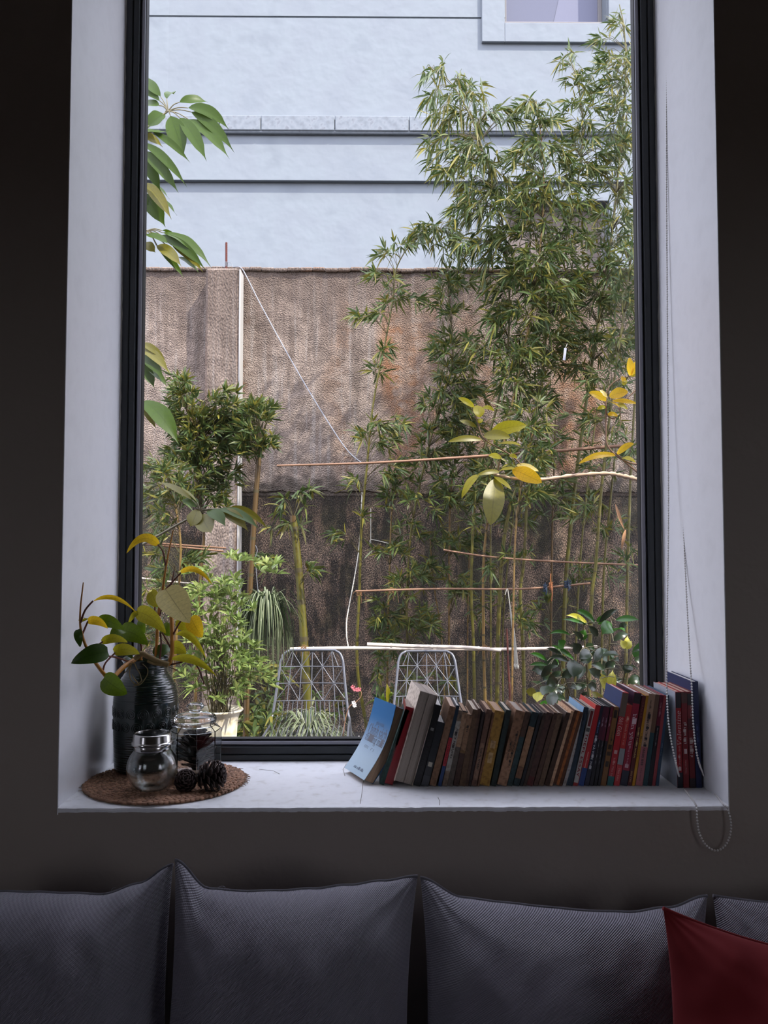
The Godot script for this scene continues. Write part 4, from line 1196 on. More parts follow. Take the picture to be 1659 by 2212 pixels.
		for s in int(e[5]):
			var at := P(e[0] + rng.randf_range(-1, 1) * e[3], e[1] + rng.randf_range(-1, 1) * e[4], e[2] + rng.randf_range(-0.15, 0.15))
			tw.tube(smooth_path([g + Vector3(rng.randf_range(-0.03, 0.03), 0, 0), g.lerp(at, 0.6) + Vector3(0, 0.06, 0), at], 3), [0.003, 0.001], 3, false)
			tuft(lf, at, Vector3(0, 0.2, 0.3), 7, 0.10, 0.02, 1.0, 0.4)
		part("stems", tw, M["twig"], t, g, true)
		part("foliage", lf, M["bamboo_leaf"], t, g, true)
	# small broad leafed plant by the blue book
	var bp := P(836, 1570, 5.0)
	t = thing("broadleaf_plant", "small plant with long broad light leaves left of the second chair", "plant", bp)
	mb = MB.new(); mb.tube(smooth_path(pixpath([[838, 1660], [838, 1600], [836, 1530], [836, 1500]], 5.0), 4), [0.006, 0.003], 6); part("stem", mb, M["petiole_green"], t, bp)
	for e in [[836, 1520, 838, 1495, 835, 1476, 9], [834, 1525, 828, 1510, 829, 1496, 9], [836, 1530, 820, 1519, 805, 1511, 9], [835, 1540, 822, 1528, 815, 1520, 6], [838, 1536, 850, 1528, 862, 1530, 8], [838, 1545, 828, 1548, 817, 1553, 9], [836, 1550, 824, 1540, 810, 1538, 7], [838, 1555, 848, 1562, 842, 1572, 9], [838, 1510, 844, 1500, 846, 1494, 6]]:
		mb = MB.new()
		mb.leaf(P(e[0], e[1], 5.0), P(e[2], e[3], 4.96), P(e[4], e[5], 4.97), e[6] * 0.0031, Vector3(rng.randf_range(-0.5, 0.5), 0.5, 0.8).normalized(), "lance", 0.3)
		part("leaf", mb, M["leaf_lime"] if rng.randf() < 0.5 else M["leaf_green"], t, bp)
	# pink orchid spray
	var oc := P(765, 1530, 4.8)
	t = thing("orchid", "pink flower spray on a thin arching stalk right of the first chair", "flower", oc)
	mb = MB.new(); mb.tube(smooth_path(pixpath([[738, 1620], [745, 1560], [754, 1528], [768, 1517], [778, 1507], [781, 1497], [777, 1491]], 4.8), 5), [0.0035, 0.0025], 6); part("stalk", mb, M["dry_cane"], t, oc)
	for e in [[762, 1484, "petal_pink"], [766, 1489, "petal_pink"], [772, 1490, "petal_pink"], [776, 1489, "petal_pink"], [764, 1518, "petal_white"], [766, 1524, "petal_white"], [778, 1596, "petal_pink"], [774, 1594, "petal_white"]]:
		mb = MB.new()
		var c := P(e[0], e[1], 4.78)
		for k in 5:
			var a: float = TAU * k / 5 + e[0]
			mb.leaf(c, c + Vector3(cos(a) * 0.007, sin(a) * 0.007, 0.004), c + Vector3(cos(a) * 0.013, sin(a) * 0.013, 0.002), 0.009, Vector3.BACK, "oval", 0.1)
		part("flower", mb, M[e[2]], t, oc)

func ribbon(mb: MB, path: Array, w: float, lift: float) -> void:
	var n := path.size()
	var first := mb.v.size()
	for k in n:
		var tg: Vector3 = (path[mini(k + 1, n - 1)] - path[maxi(k - 1, 0)]).normalized()
		var side: Vector3 = tg.cross(Vector3.UP)
		if side.length() < 0.1: side = Vector3.RIGHT
		side = (side.normalized() + Vector3(0.4, 0, 0.2)).normalized()
		side = (side - tg * side.dot(tg)).normalized()
		var nn: Vector3 = side.cross(tg).normalized()
		if nn.z < 0: nn = -nn
		var hw := w * 0.5 * (1.0 - pow(float(k) / (n - 1), 3.0))
		mb.put(path[k] - side * hw + nn * lift, nn); mb.put(path[k] + side * hw + nn * lift, nn)
	for k in n - 1:
		var a := first + k * 2
		mb.tri(a, a + 1, a + 3); mb.tri(a, a + 3, a + 2)

# ---------------------------------------------------------------- wire chairs
func build_chairs() -> void:
	for e in [[590, 755, 1408, 4.95, "grey wire garden chair behind the sill, left of the books"], [848, 998, 1410, 5.15, "grey wire garden chair half hidden behind the leaning books"]]:
		var d: float = e[3]
		var c := P((e[0] + e[1]) / 2.0, e[2], d)
		var base := Vector3(c.x, 0, c.z)
		var t := thing("wire_chair", e[4], "chair", base, "wire garden chairs")
		var o := base
		var hw: float = (P(e[1], 1590, d).x - P(e[0], 1590, d).x) / 2.0
		var top: float = c.y
		var seat := 0.44
		var hgt := top - seat
		# half width and set-back of the back at height h above the seat (0..1)
		var xw := func(q: float) -> float: return hw * lerpf(1.02, 0.80, pow(q, 0.8))
		var zz := func(q: float) -> float: return lerpf(0.05, -0.07, q)
		var at := func(u: float, q: float) -> Vector3: return Vector3(base.x + u * xw.call(q), seat + q * hgt, base.z + zz.call(q) - 0.02 * (1.0 - u * u))
		# rounded outer hoop running down into the legs
		var hoop := []
		for s in [-1, 1]:
			var leg := [Vector3(base.x + s * hw * 1.16, 0, base.z - 0.10), Vector3(base.x + s * hw * 1.10, 0.22, base.z + 0.0)]
			for k in 9: leg.append(at.call(float(s), k / 10.0))
			leg.append(at.call(s * 0.99, 0.86)); leg.append(at.call(s * 0.93, 0.945)); leg.append(at.call(s * 0.80, 0.985)); leg.append(at.call(s * 0.62, 1.0))
			if s > 0: leg.reverse()
			hoop += leg
		var mb := MB.new()
		mb.tube(smooth_path(hoop, 3), [0.0078], 8)
		part("frame_hoop", mb, M["chair_wire"], t, o)
		# lattice: five uprights, two crossbars, a zigzag of diagonals, then plain rods below
		var qs := [0.285, 0.53, 0.765, 0.985]
		for j in 3:
			mb = MB.new()
			mb.tube([at.call(-1.0, qs[j]), at.call(-0.5, qs[j]), at.call(0.0, qs[j]), at.call(0.5, qs[j]), at.call(1.0, qs[j])], [0.0032], 5)
			part("cross_bar", mb, M["chair_wire"], t, o)
		for k in 5:
			var u := (k - 2) / 3.0
			mb = MB.new()
			mb.tube([at.call(u, qs[0]), at.call(u, qs[1]), at.call(u, qs[2]), at.call(u * 0.95, qs[3])], [0.003], 5)
			part("upright_bar", mb, M["chair_wire"], t, o)
		for j in 3:
			for k in 6:
				var u0 := (k - 3) / 3.0
				var u1 := (k - 2) / 3.0
				if j == 2 and (k == 0 or k == 5):
					u0 = clampf(u0, -0.84, 0.84); u1 = clampf(u1, -0.84, 0.84)
				mb = MB.new()
				if (k + j) % 2 == 0:
					mb.tube([at.call(u0, qs[j]), at.call(u1, qs[j + 1])], [0.0026], 5)
				else:
					mb.tube([at.call(u0, qs[j + 1]), at.call(u1, qs[j])], [0.0026], 5)
				part("diagonal_bar", mb, M["chair_wire"], t, o)
		for k in 15:
			var u := (k - 7) / 8.0
			mb = MB.new()
			mb.tube([at.call(u, qs[0]), at.call(u, 0.12), at.call(u, 0.0), Vector3(base.x + u * hw, seat - 0.01, base.z + 0.25), Vector3(base.x + u * hw * 0.95, seat - 0.03, base.z + 0.44)], [0.0026], 5)
			part("seat_rod", mb, M["chair_wire"], t, o)
		mb = MB.new()
		mb.tube([Vector3(base.x - hw * 1.0, seat, base.z + 0.05), Vector3(base.x - hw * 1.02, seat - 0.008, base.z + 0.40), Vector3(base.x - hw * 0.85, seat - 0.03, base.z + 0.455), Vector3(base.x + hw * 0.85, seat - 0.03, base.z + 0.455), Vector3(base.x + hw * 1.02, seat - 0.008, base.z + 0.40), Vector3(base.x + hw * 1.0, seat, base.z + 0.05)], [0.0065], 8)
		part("seat_rim", mb, M["chair_wire"], t, o)
		for s in [-1, 1]:
			mb = MB.new()
			mb.tube([Vector3(base.x + s * hw * 0.95, seat - 0.02, base.z + 0.40), Vector3(base.x + s * hw * 1.08, 0.0, base.z + 0.45)], [0.0075], 8)
			part("front_leg", mb, M["chair_wire"], t, o)

# one big leaf as a part: [base x, y, tip x, y, width in pixels, material, bulge (how far the middle rises, pixels), depth offset at the tip]
func leaf_part(t: Node3D, o: Vector3, e: Array, d: float, shape: String, fold := 0.25, wave := 0.0) -> void:
	if String(e[5]).ends_with("*"):
		e = e.duplicate()
		e[5] = String(e[5]).trim_suffix("*")
		while e.size() < 8: e.append(0.0)
		e.resize(8)
		e.append(true)
	var dt: float = e[7] if e.size() > 7 else 0.0
	var bulge: float = e[6] if e.size() > 6 else 6.0
	var b := P(e[0], e[1], d)
	var tip := P(e[2], e[3], d + dt)
	var mid := P((e[0] + e[2]) / 2.0, (e[1] + e[3]) / 2.0 - bulge, d + dt * 0.45 - 0.01)
	var along := (tip - b).normalized()
	var face := (Vector3(rng.randf_range(-0.25, 0.25), 0.25, 1.0)).normalized()
	if absf(along.z) > 0.7: face = Vector3.UP
	# leaves that lie flat, their glossy upper side turned to the sky
	var flat: bool = e.size() > 8 and e[8]
	if flat: face = Vector3(rng.randf_range(-0.2, 0.2), 1.0, 0.75).normalized()
	var mb := MB.new()
	mb.leaf(b, mid, tip, e[4] * d / F * (1.5 if flat else 1.06), face, shape, fold, wave, rng.randf() * 6.0)
	part("leaf", mb, M[e[5]], t, o)

func build_umbrella_tree() -> void:
	var d := 3.5
	var root := P(120, 1500, d)
	root.y = 0.0
	var t := thing("umbrella_tree", "umbrella tree left of the window whose long fingered leaves reach in past the frame", "tree", root)
	var mb := MB.new()
	var stem := smooth_path([root, P(130, 1300, d), P(150, 800, d), P(180, 400, d), P(170, 100, d)], 8)
	mb.tube(stem, [0.03, 0.014], 10)
	part("trunk", mb, M["bark"], t, root)
	var G := "umbrella_leaf"
	var Wt := "umbrella_leaf*"
	var O := "leaf_olive"
	# each hand of leaflets: hub, then [petiolule end x, y, tip x, y, width, material, bulge, depth offset]
	var hands := [
		[[363, 240], 3.5, [[387, 221, 449, 221, 22, G, 6, 0.05], [406, 233, 496, 282, 26, G, 16, -0.05], [413, 242, 507, 331, 24, G, 14, -0.08], [406, 257, 496, 344, 27, G, 12, -0.1], [388, 254, 447, 350, 29, G, 10, -0.1], [368, 250, 398, 340, 40, G, 4, -0.05], [356, 246, 316, 278, 40, G, 4, 0.0], [344, 228, 296, 233, 23, G, 6, 0.1], [345, 218, 300, 190, 17, G, 5, 0.1], [347, 209, 300, 168, 22, G, 6, 0.1], [360, 213, 376, 204, 22, G, 8, 0.1]]],
		[[288, 300], 3.45, [[308, 278, 366, 282, 17, Wt, -6, 0.0], [330, 285, 412, 353, 15, G, 8, -0.05], [306, 308, 405, 406, 19, G, 14, -0.08], [306, 325, 387, 419, 25, G, 10, -0.05], [306, 338, 348, 416, 26, G, 6, 0.0], [300, 290, 352, 318, 20, "leaf_olive", 6, 0.05], [300, 330, 316, 390, 24, G, 4, 0.06]]],
		[[282, 400], 3.5, [[312, 396, 371, 475, 26, O, 10, -0.05], [318, 398, 366, 430, 12, Wt, 8, 0.03], [345, 432, 382, 466, 12, Wt, 6, 0.03], [306, 420, 358, 492, 36, G, 8, 0.0], [300, 410, 316, 470, 26, G, 4, 0.0]]],
		[[319, 498], 3.4, [[352, 503, 456, 577, 20, Wt, 16, -0.05], [348, 508, 446, 586, 22, G, 12, -0.08], [338, 530, 393, 577, 24, O, 8, -0.08], [312, 506, 366, 528, 17, Wt, 4, -0.05], [345, 541, 398, 602, 14, G, 6, -0.06], [386, 556, 430, 590, 12, Wt, 6, 0.0], [350, 498, 375, 510, 14, G, 3, 0.06], [312, 525, 336, 546, 20, O, 2, 0.0], [372, 530, 440, 590, 20, O, 10, -0.05]]],
		[[285, 765], 3.3, [[302, 742, 360, 782, 15, O, 8, -0.05], [302, 754, 368, 810, 21, O, 12, -0.08], [302, 768, 356, 821, 22, G, 8, -0.08], [306, 786, 334, 840, 16, Wt, 4, -0.05], [318, 797, 362, 836, 13, Wt, 6, -0.05], [300, 780, 322, 818, 20, G, 4, 0.0]]],
		[[284, 855], 3.25, [[306, 868, 388, 964, 30, Wt, 18, -0.1], [304, 874, 338, 928, 16, O, 5, -0.05], [328, 893, 381, 936, 15, Wt, 10, -0.05]]],
		[[433, 1106], 3.1, [[429, 1096, 393, 1078, 19, Wt, 3, 0.05], [415, 1080, 343, 1042, 13, O, 6, 0.12], [425, 1084, 382, 1052, 10, O, 5, 0.12], [427, 1100, 411, 1138, 30, O, -3, -0.05], [433, 1110, 457, 1152, 40, O, -3, -0.08], [449, 1102, 488, 1138, 21, Wt, 6, -0.08], [478, 1104, 538, 1150, 24, O, 10, -0.08], [470, 1100, 561, 1143, 18, Wt, 10, -0.08], [488, 1100, 583, 1148, 15, O, 18, 0.02], [437, 1098, 470, 1094, 13, G, 4, 0.1], [460, 1118, 480, 1124, 24, G, 4, 0.06]]],
	]
	for h in hands:
		var hub := P(h[0][0], h[0][1], h[1])
		mb = MB.new()
		var from: Vector3 = stem[0]
		for q in stem:
			if absf(q.y - hub.y + 0.33) < absf(from.y - hub.y + 0.33): from = q
		mb.tube(smooth_path([from, from.lerp(hub, 0.5) + Vector3(0.02, 0.03, 0), hub], 6), [0.006, 0.004], 7)
		for e in h[2]:
			var b := P(e[0], e[1], h[1])
			mb.tube(smooth_path([hub, hub.lerp(b, 0.5) + Vector3(0, 0.006, 0.004), b], 3), [0.0028, 0.002], 5)
		part("petiole", mb, M["petiole_green"], t, root)
		for e in h[2]:
			leaf_part(t, root, e, h[1], "drip", 0.22, 0.03)

func build_magnolia() -> void:
	var d := 3.3
	var root := P(1560, 1500, d)
	root.y = 0.0
	var t := thing("magnolia", "yellow leaved young tree at the right frame whose bare branch reaches across the bamboo", "tree", root)
	var mb := MB.new()
	mb.tube(smooth_path([root, P(1500, 1300, d), P(1420, 1050, d), P(1400, 950, d), P(1440, 700, d)], 6), [0.035, 0.018], 10)
	part("trunk", mb, M["bark"], t, root)
	# the crown stands to the right, out of the picture, and shades the right of the bed
	var cl := MB.new()
	var ct := MB.new()
	var cc := Vector3(2.95, 3.75, -2.9)
	for k in 900:
		var dr := rdir()
		var at := cc + Vector3(dr.x * 1.1, dr.y * 1.15, dr.z * 1.35) * pow(rng.randf(), 0.45)
		if at.x - 0.21 * (-at.z) < 1.15: continue
		var l := rng.randf_range(0.12, 0.2)
		var ax := (rdir() + Vector3(0, -0.3, 0)).normalized()
		cl.leaf(at, at + ax * l * 0.5 + Vector3(0, 0.015, 0), at + ax * l, l * 0.45, (rdir() * 0.5 + Vector3.UP).normalized(), "oval", 0.2)
		if k % 5 == 0:
			ct.tube([cc + (at - cc) * 0.2 + Vector3(0, -0.5, 0), at], [0.010, 0.003], 5)
	ct.tube(smooth_path([P(1440, 700, d), cc + Vector3(-0.2, -0.9, 0.2), cc], 5), [0.02, 0.014], 8)
	part("crown_branches", ct, M["bark"], t, root, true)
	part("crown_leaves", cl, M["leaf_green"], t, root, true)
	# scaly rope-like main branch
	var br := smooth_path(pixpath([[1410, 1046], [1385, 1038], [1350, 1029], [1310, 1023], [1240, 1027], [1169, 1036], [1114, 1034], [1067, 1024]], d), 8)
	mb = MB.new()
	var rr := []
	for k in br.size(): rr.append(lerpf(0.0095, 0.005, float(k) / br.size()) * (1.0 + 0.28 * sin(k * 2.1)))
	mb.tube(br, rr, 8)
	part("branch", mb, M["pale_bark"], t, root)
	mb = MB.new()
	mb.tube(smooth_path(pixpath([[1114, 1034], [1128, 1012], [1110, 988], [1075, 966], [1045, 947], [1032, 914], [1022, 878]], d), 5), [0.0035, 0.0022], 6)
	mb.tube(smooth_path(pixpath([[1400, 1005], [1361, 1000], [1332, 985], [1311, 960], [1309, 930], [1309, 860], [1316, 836], [1335, 820], [1364, 812]], d), 5), [0.004, 0.0022], 6)
	mb.tube(smooth_path(pixpath([[1385, 1025], [1352, 1000], [1330, 978]], d), 5), [0.004, 0.003], 6)
	mb.tube(smooth_path(pixpath([[1309, 872], [1312, 896], [1326, 904], [1342, 893], [1354, 894]], d), 5), [0.0026, 0.0015], 6)
	mb.tube(smooth_path(pixpath([[1338, 878], [1341, 915], [1330, 934], [1324, 928]], d), 5), [0.002, 0.0012], 6)
	mb.tube(smooth_path(pixpath([[1346, 868], [1375, 842], [1410, 815]], d), 5), [0.003, 0.003], 6)
	part("twigs", mb, M["bark"], t, root)
	var Y := "leaf_yellow"
	var L := "leaf_lime"
	var Wt := "leaf_lime*"
	for e in [[1060, 934, 1138, 919, 29, L, 3, -0.02], [1044, 942, 1103, 946, 23, "leaf_olive", 4, -0.05], [1042, 950, 967, 955, 14, "leaf_olive", 5, -0.02], [1074, 960, 1126, 962, 9, Wt, 4, -0.04], [1084, 989, 1055, 985, 13, L, 2, -0.04], [1100, 985, 1117, 990, 9, L, 3, -0.02], [1106, 1013, 1171, 1043, 32, Y, 1, -0.06], [1115, 1005, 1164, 1018, 13, "leaf_pale", 3, 0.02], [1114, 1012, 1078, 1017, 9, Wt, 2, 0.0], [1080, 1019, 1030, 1027, 11, "leaf_olive", 3, -0.03], [1034, 1026, 997, 1077, 12, Wt, 9, -0.06], [1071, 1033, 1060, 1135, 44, "leaf_olive", 0, -0.10], [1067, 1029, 1105, 1058, 9, Wt, 2, -0.05], [1025, 880, 990, 859, 13, L, 2, 0.0], [1032, 876, 1036, 902, 24, L, 0, -0.03], [1042, 881, 1068, 888, 9, L, 4, -0.03], [1030, 923, 992, 908, 11, "leaf_olive", 2, 0.03], [1040, 904, 1034, 914, 11, L, 0, -0.02],
		[1311, 866, 1272, 848, 17, Y, 3, -0.02], [1316, 856, 1357, 847, 24, Y, 2, -0.04], [1322, 866, 1378, 873, 10, Y, 3, -0.02], [1316, 868, 1338, 880, 13, Y, 2, -0.05], [1309, 880, 1290, 884, 9, L, 2, 0.0], [1312, 896, 1335, 899, 10, Y, 3, 0.0], [1362, 812, 1360, 772, 17, Y, 0, -0.02], [1364, 812, 1382, 772, 15, Y, 0, 0.0], [1362, 814, 1385, 812, 12, Wt, 2, -0.02], [1350, 826, 1343, 812, 10, Y, 0, 0.0], [1352, 820, 1346, 832, 10, L, 0, 0.0], [1312, 858, 1296, 842, 9, "leaf_pale", 0, 0.0], [1330, 872, 1356, 884, 11, L, 2, -0.02],
		[1332, 984, 1250, 1002, 13, Y, 9, -0.03], [1332, 983, 1370, 958, 13, Y, 5, -0.03], [1342, 990, 1374, 1000, 11, Wt, 4, -0.02]]:
		leaf_part(t, root, e, d, "oval", 0.2, 0.02)

func build_shrub() -> void:
	var d := 3.7
	var root := P(1290, 1660, d)
	root.y = 0.0
	var t := thing("shrub", "glossy dark leaved shrub in front of the thicket, behind the tallest books", "shrub", root)
	var mb := MB.new()
	var stems := []
	for e in [[1200, 1400], [1260, 1350], [1320, 1340], [1370, 1390], [1220, 1460], [1300, 1420], [1350, 1450], [1180, 1480]]:
		var p := smooth_path([root + Vector3(rng.randf_range(-0.05, 0.05), 0, rng.randf_range(-0.05, 0.05)), root.lerp(P(e[0], e[1], d), 0.6) + Vector3(0, 0.08, 0), P(e[0], e[1], d + rng.randf_range(-0.1, 0.1))], 5)
		mb.tube(p, [0.008, 0.003], 6)
		stems.append(p)
	part("stems", mb, M["twig"], t, root)
	# leaves that read singly
	var D := "shrub_leaf"
	var B := "shrub_bright"
	var Yl := "shrub_yellow"
	var list := [[1285, 1345, 1242, 1320, 12, B, 8], [1285, 1348, 1250, 1325, 12, Wt0(), 7], [1294, 1345, 1336, 1317, 13, D, 6], [1295, 1350, 1310, 1328, 22, B, 2], [1268, 1350, 1212, 1338, 7, B, 4], [1270, 1350, 1222, 1330, 11, Yl, 8], [1330, 1340, 1383, 1340, 13, B, 4], [1322, 1355, 1300, 1372, 30, B, 6], [1318, 1370, 1352, 1365, 24, B, 8], [1325, 1385, 1358, 1370, 14, D, 5], [1340, 1360, 1355, 1350, 16, D, 3], [1258, 1385, 1235, 1362, 16, D, 4], [1252, 1382, 1265, 1360, 20, B, 0], [1232, 1372, 1183, 1372, 7, B, 8], [1218, 1398, 1205, 1382, 20, B, 0], [1292, 1375, 1270, 1352, 14, D, 2], [1215, 1415, 1178, 1400, 9, D, 3], [1240, 1425, 1188, 1393, 10, B, 4], [1182, 1428, 1142, 1412, 9, B, 5], [1184, 1438, 1140, 1438, 8, B, 4], [1230, 1430, 1184, 1420, 11, D, 5], [1190, 1435, 1168, 1466, 16, D, 0], [1212, 1450, 1180, 1478, 15, D, 2], [1240, 1425, 1240, 1466, 34, D, 0], [1240, 1455, 1212, 1465, 18, D, 4], [1262, 1440, 1248, 1470, 18, D, 0], [1252, 1410, 1238, 1388, 22, D, 0], [1275, 1410, 1250, 1425, 22, D, 3], [1280, 1420, 1252, 1430, 20, D, 2], [1300, 1400, 1282, 1432, 18, D, 0], [1298, 1418, 1340, 1416, 12, Wt0(), 4], [1320, 1425, 1338, 1430, 12, Wt0(), 3], [1305, 1446, 1275, 1435, 14, D, 3], [1330, 1436, 1306, 1446, 18, D, 4], [1298, 1465, 1270, 1445, 16, D, 3], [1340, 1440, 1383, 1450, 14, D, 6], [1360, 1435, 1350, 1456, 14, Wt0(), 0], [1370, 1420, 1383, 1385, 16, B, 0], [1365, 1410, 1384, 1406, 8, Wt0(), 2], [1188, 1480, 1172, 1505, 26, D, 0], [1195, 1495, 1190, 1530, 24, D, 0], [1205, 1478, 1180, 1482, 20, D, 6], [1215, 1490, 1214, 1494, 20, D, 4], [1245, 1480, 1268, 1470, 16, D, 4], [1270, 1480, 1290, 1490, 18, D, 2], [1352, 1400, 1341, 1382, 16, Yl, 0], [1353, 1402, 1364, 1384, 13, Yl, 0], [1352, 1400, 1356, 1374, 13, Yl, 0], [1314, 1492, 1296, 1452, 20, Yl, 0], [1318, 1495, 1324, 1446, 19, Yl, 0], [1318, 1500, 1331, 1456, 10, Yl, 0], [1306, 1520, 1276, 1494, 14, "leaf_olive", 3], [1150, 1485, 1146, 1505, 20, "leaf_olive", 0], [1165, 1495, 1160, 1518, 22, Yl, 0], [1240, 1400, 1222, 1392, 16, D, 2]]
	for e in list:
		var q: Array = e.duplicate()
		q.append(rng.randf_range(-0.08, 0.04))
		leaf_part(t, root, q, d - 0.12 + rng.randf_range(-0.06, 0.1), "drip", 0.3, 0.04)
	for k in 75:
		var x := rng.randf_range(1160, 1385)
		var y := rng.randf_range(1385, 1560)
		if y < 1400 + absf(x - 1290) * 0.25: continue
		var a := rng.randf_range(-0.4, PI + 0.4)
		var l := rng.randf_range(22, 40)
		leaf_part(t, root, [x, y, x + cos(a) * l, y + sin(a) * l * 0.7, rng.randf_range(12, 22), D if rng.randf() < 0.85 else B, 3, rng.randf_range(-0.08, 0.08)], d + rng.randf_range(0.0, 0.3), "drip", 0.3, 0.04)
	mb = MB.new()
	for e in list:
		var p := P(e[0], e[1], d - 0.1)
		var s: Array = stems[int(rng.randi() % stems.size())]
		var best: Vector3 = s[s.size() - 1]
		for st in stems:
			for c in st:
				if c.distance_to(p) < best.distance_to(p): best = c
		mb.tube(smooth_path([best, best.lerp(p, 0.6) + Vector3(0, 0.008, 0), p], 3), [0.0022, 0.0016], 4)
	part("petioles", mb, M["petiole_green"], t, root)

func Wt0() -> String:
	return "shrub_leaf*"

# ---------------------------------------------------------------- things on the left of the sill
func build_sill_things() -> void:
	# braided round mat
	var mc := Vector3(-0.459, SILL, -0.175)
	var t := thing("placemat", "round brown braided straw mat under the vase and jars at the left of the sill", "placemat", mc)
	var R := 0.168
	var mb: MB
	var k := 0
	var r := R
	while r > 0.008:
		mb = MB.new()
		var n := int(TAU * r / 0.0105) + 3
		var hgt := 0.0052
		for j in n:
			for s in [-1, 1]:
				var a: float = TAU * (j + 0.5 * (s + 1) * 0.5) / n + r * 40.0
				var c := Vector3(cos(a) * (r + s * 0.0016), hgt * (0.72 + 0.12 * sin(j * 3.3 + s)), sin(a) * (r + s * 0.0016))
				var tn := Vector3(-sin(a), 0, cos(a))
				var rad := Vector3(cos(a), 0, sin(a))
				var ax: Vector3 = (tn + rad * (0.62 * s) + Vector3(0, 0.25 * s, 0)).normalized()
				var sd: Vector3 = ax.cross(Vector3.UP).normalized()
				var sh := rng.randf_range(0.6, 1.35)
				mb.col = Color(0.30 * sh, 0.165 * sh, 0.10 * sh)
				mb.ball(mc + c, Vector3(0.0088, 0.0034, 0.0040), 6, 4, Basis(ax, sd.cross(ax).normalized(), sd).orthonormalized())
		part("braid", mb, M["braid_fibre"], t, mc)
		r -= 0.0096
		k += 1
	mb = MB.new()
	mb.col = Color(0.16, 0.09, 0.055)
	mb.lathe(mc, [Vector2(0, 0.0), Vector2(R + 0.001, 0.0), Vector2(R + 0.002, 0.002), Vector2(R - 0.002, 0.0035), Vector2(0, 0.0035)], 64)
	part("backing", mb, M["braid_fibre"], t, mc)
	mb = MB.new()
	for q in 40:
		var a := rng.randf() * TAU if q < 14 else rng.randf_range(-0.35, 0.2)
		var c := mc + Vector3(cos(a) * R, 0.004, sin(a) * R)
		mb.col = Color(0.30, 0.18, 0.11) * rng.randf_range(0.7, 1.2)
		mb.tube([c, c + Vector3(cos(a + rng.randf_range(-0.8, 0.8)) * 0.007, 0.002, sin(a) * 0.007), c + Vector3(cos(a + rng.randf_range(-0.9, 0.9)) * 0.016, rng.randf_range(-0.002, 0.003), sin(a + 0.4) * 0.015)], [0.0009, 0.0004], 4)
	part("loose_fibres", mb, M["braid_fibre"], t, mc, true)
	var my := SILL + 0.0068
	# vase
	var vp := P(314, 1600, 2.0)
	vp = Vector3(vp.x, my, vp.z)
	t = thing("vase", "tall dark green glazed vase with ringed bands and spiral reliefs in the niche corner", "vase", vp)
	mb = MB.new()
	var prof := [Vector2(0, 0), Vector2(0.062, 0), Vector2(0.067, 0.003)]
	var raw := [Vector2(0.0685, 0.008), Vector2(0.0705, 0.05), Vector2(0.0725, 0.11), Vector2(0.073, 0.155), Vector2(0.0715, 0.175), Vector2(0.066, 0.193), Vector2(0.058, 0.206), Vector2(0.051, 0.215), Vector2(0.0475, 0.224), Vector2(0.0475, 0.236)]
	for s in 150:
		var y := lerpf(0.008, 0.236, s / 149.0)
		var rad := 0.0
		for j in raw.size() - 1:
			if y >= raw[j].y - 1e-6 and y <= raw[j + 1].y + 1e-6:
				rad = lerpf(raw[j].x, raw[j + 1].x, (y - raw[j].y) / (raw[j + 1].y - raw[j].y))
		var band := 1.0 if y < 0.088 or y > 0.158 else 0.0
		rad -= band * 0.0013 * pow(0.5 + 0.5 * cos(y / 0.0053 * TAU), 4.0)
		prof.append(Vector2(rad, y))
	prof += [Vector2(0.0500, 0.242), Vector2(0.0545, 0.249), Vector2(0.0560, 0.2525), Vector2(0.0545, 0.2545), Vector2(0.051, 0.253), Vector2(0.046, 0.243), Vector2(0.0445, 0.230), Vector2(0.055, 0.200), Vector2(0.066, 0.16), Vector2(0.064, 0.02), Vector2(0, 0.015)]
	mb.lathe(vp, prof, 72)
	part("body", mb, M["vase_glaze"], t, vp)
	# spiral reliefs: one mesh, set round the body
	mb = MB.new()
	var sp := []
	for s in 40:
		var a := s * 0.42
		var q := 0.0022 + 0.0108 * s / 39.0
		var u := cos(a) * q / 0.0727
		sp.append(Vector3(sin(u) * 0.0727, sin(a) * q, cos(u) * 0.0727))
	mb.tube(sp, [0.0013], 5)
	var sm := mb.mesh(M["vase_glaze"])
	for row in 2:
		for j in 16:
			var o := MeshInstance3D.new()
			o.name = "spiral_relief"
			o.mesh = sm
			t.add_child(o, true)
			o.position = Vector3(0, 0.106 + row * 0.029, 0)
			o.rotation.y = TAU * (j + row * 0.5) / 16
	# globe jar
	var gp := P(329, 1640, 1.83)
	gp = Vector3(gp.x, my, gp.z)
	t = thing("globe_jar", "round crackled glass jar with a steel lid, in front of the vase", "jar", gp)
	mb = MB.new()
	var pr := []
	var rg := 0.0525
	for s in 19:
		var a := lerpf(-1.02, 0.86, s / 18.0)
		pr.append(Vector2(rg * cos(a), 0.0455 + rg * sin(a)))
	pr.push_front(Vector2(0.0, 0.0035)); pr[1].y = 0.0008
	pr += [Vector2(0.0345, 0.0885), Vector2(0.0345, 0.0985), Vector2(0.032, 0.0985)]
	var inner := []
	for s in 19:
		var a := lerpf(0.86, -0.98, s / 18.0)
		inner.append(Vector2((rg - 0.0028) * cos(a), 0.0458 + (rg - 0.0028) * sin(a)))
	inner.push_front(Vector2(0.032, 0.0885))
	inner.append(Vector2(0, 0.0048))
	mb.lathe(gp, pr + inner, 56)
	part("glass_body", mb, M["crackle_glass"], t, gp)
	mb = MB.new()
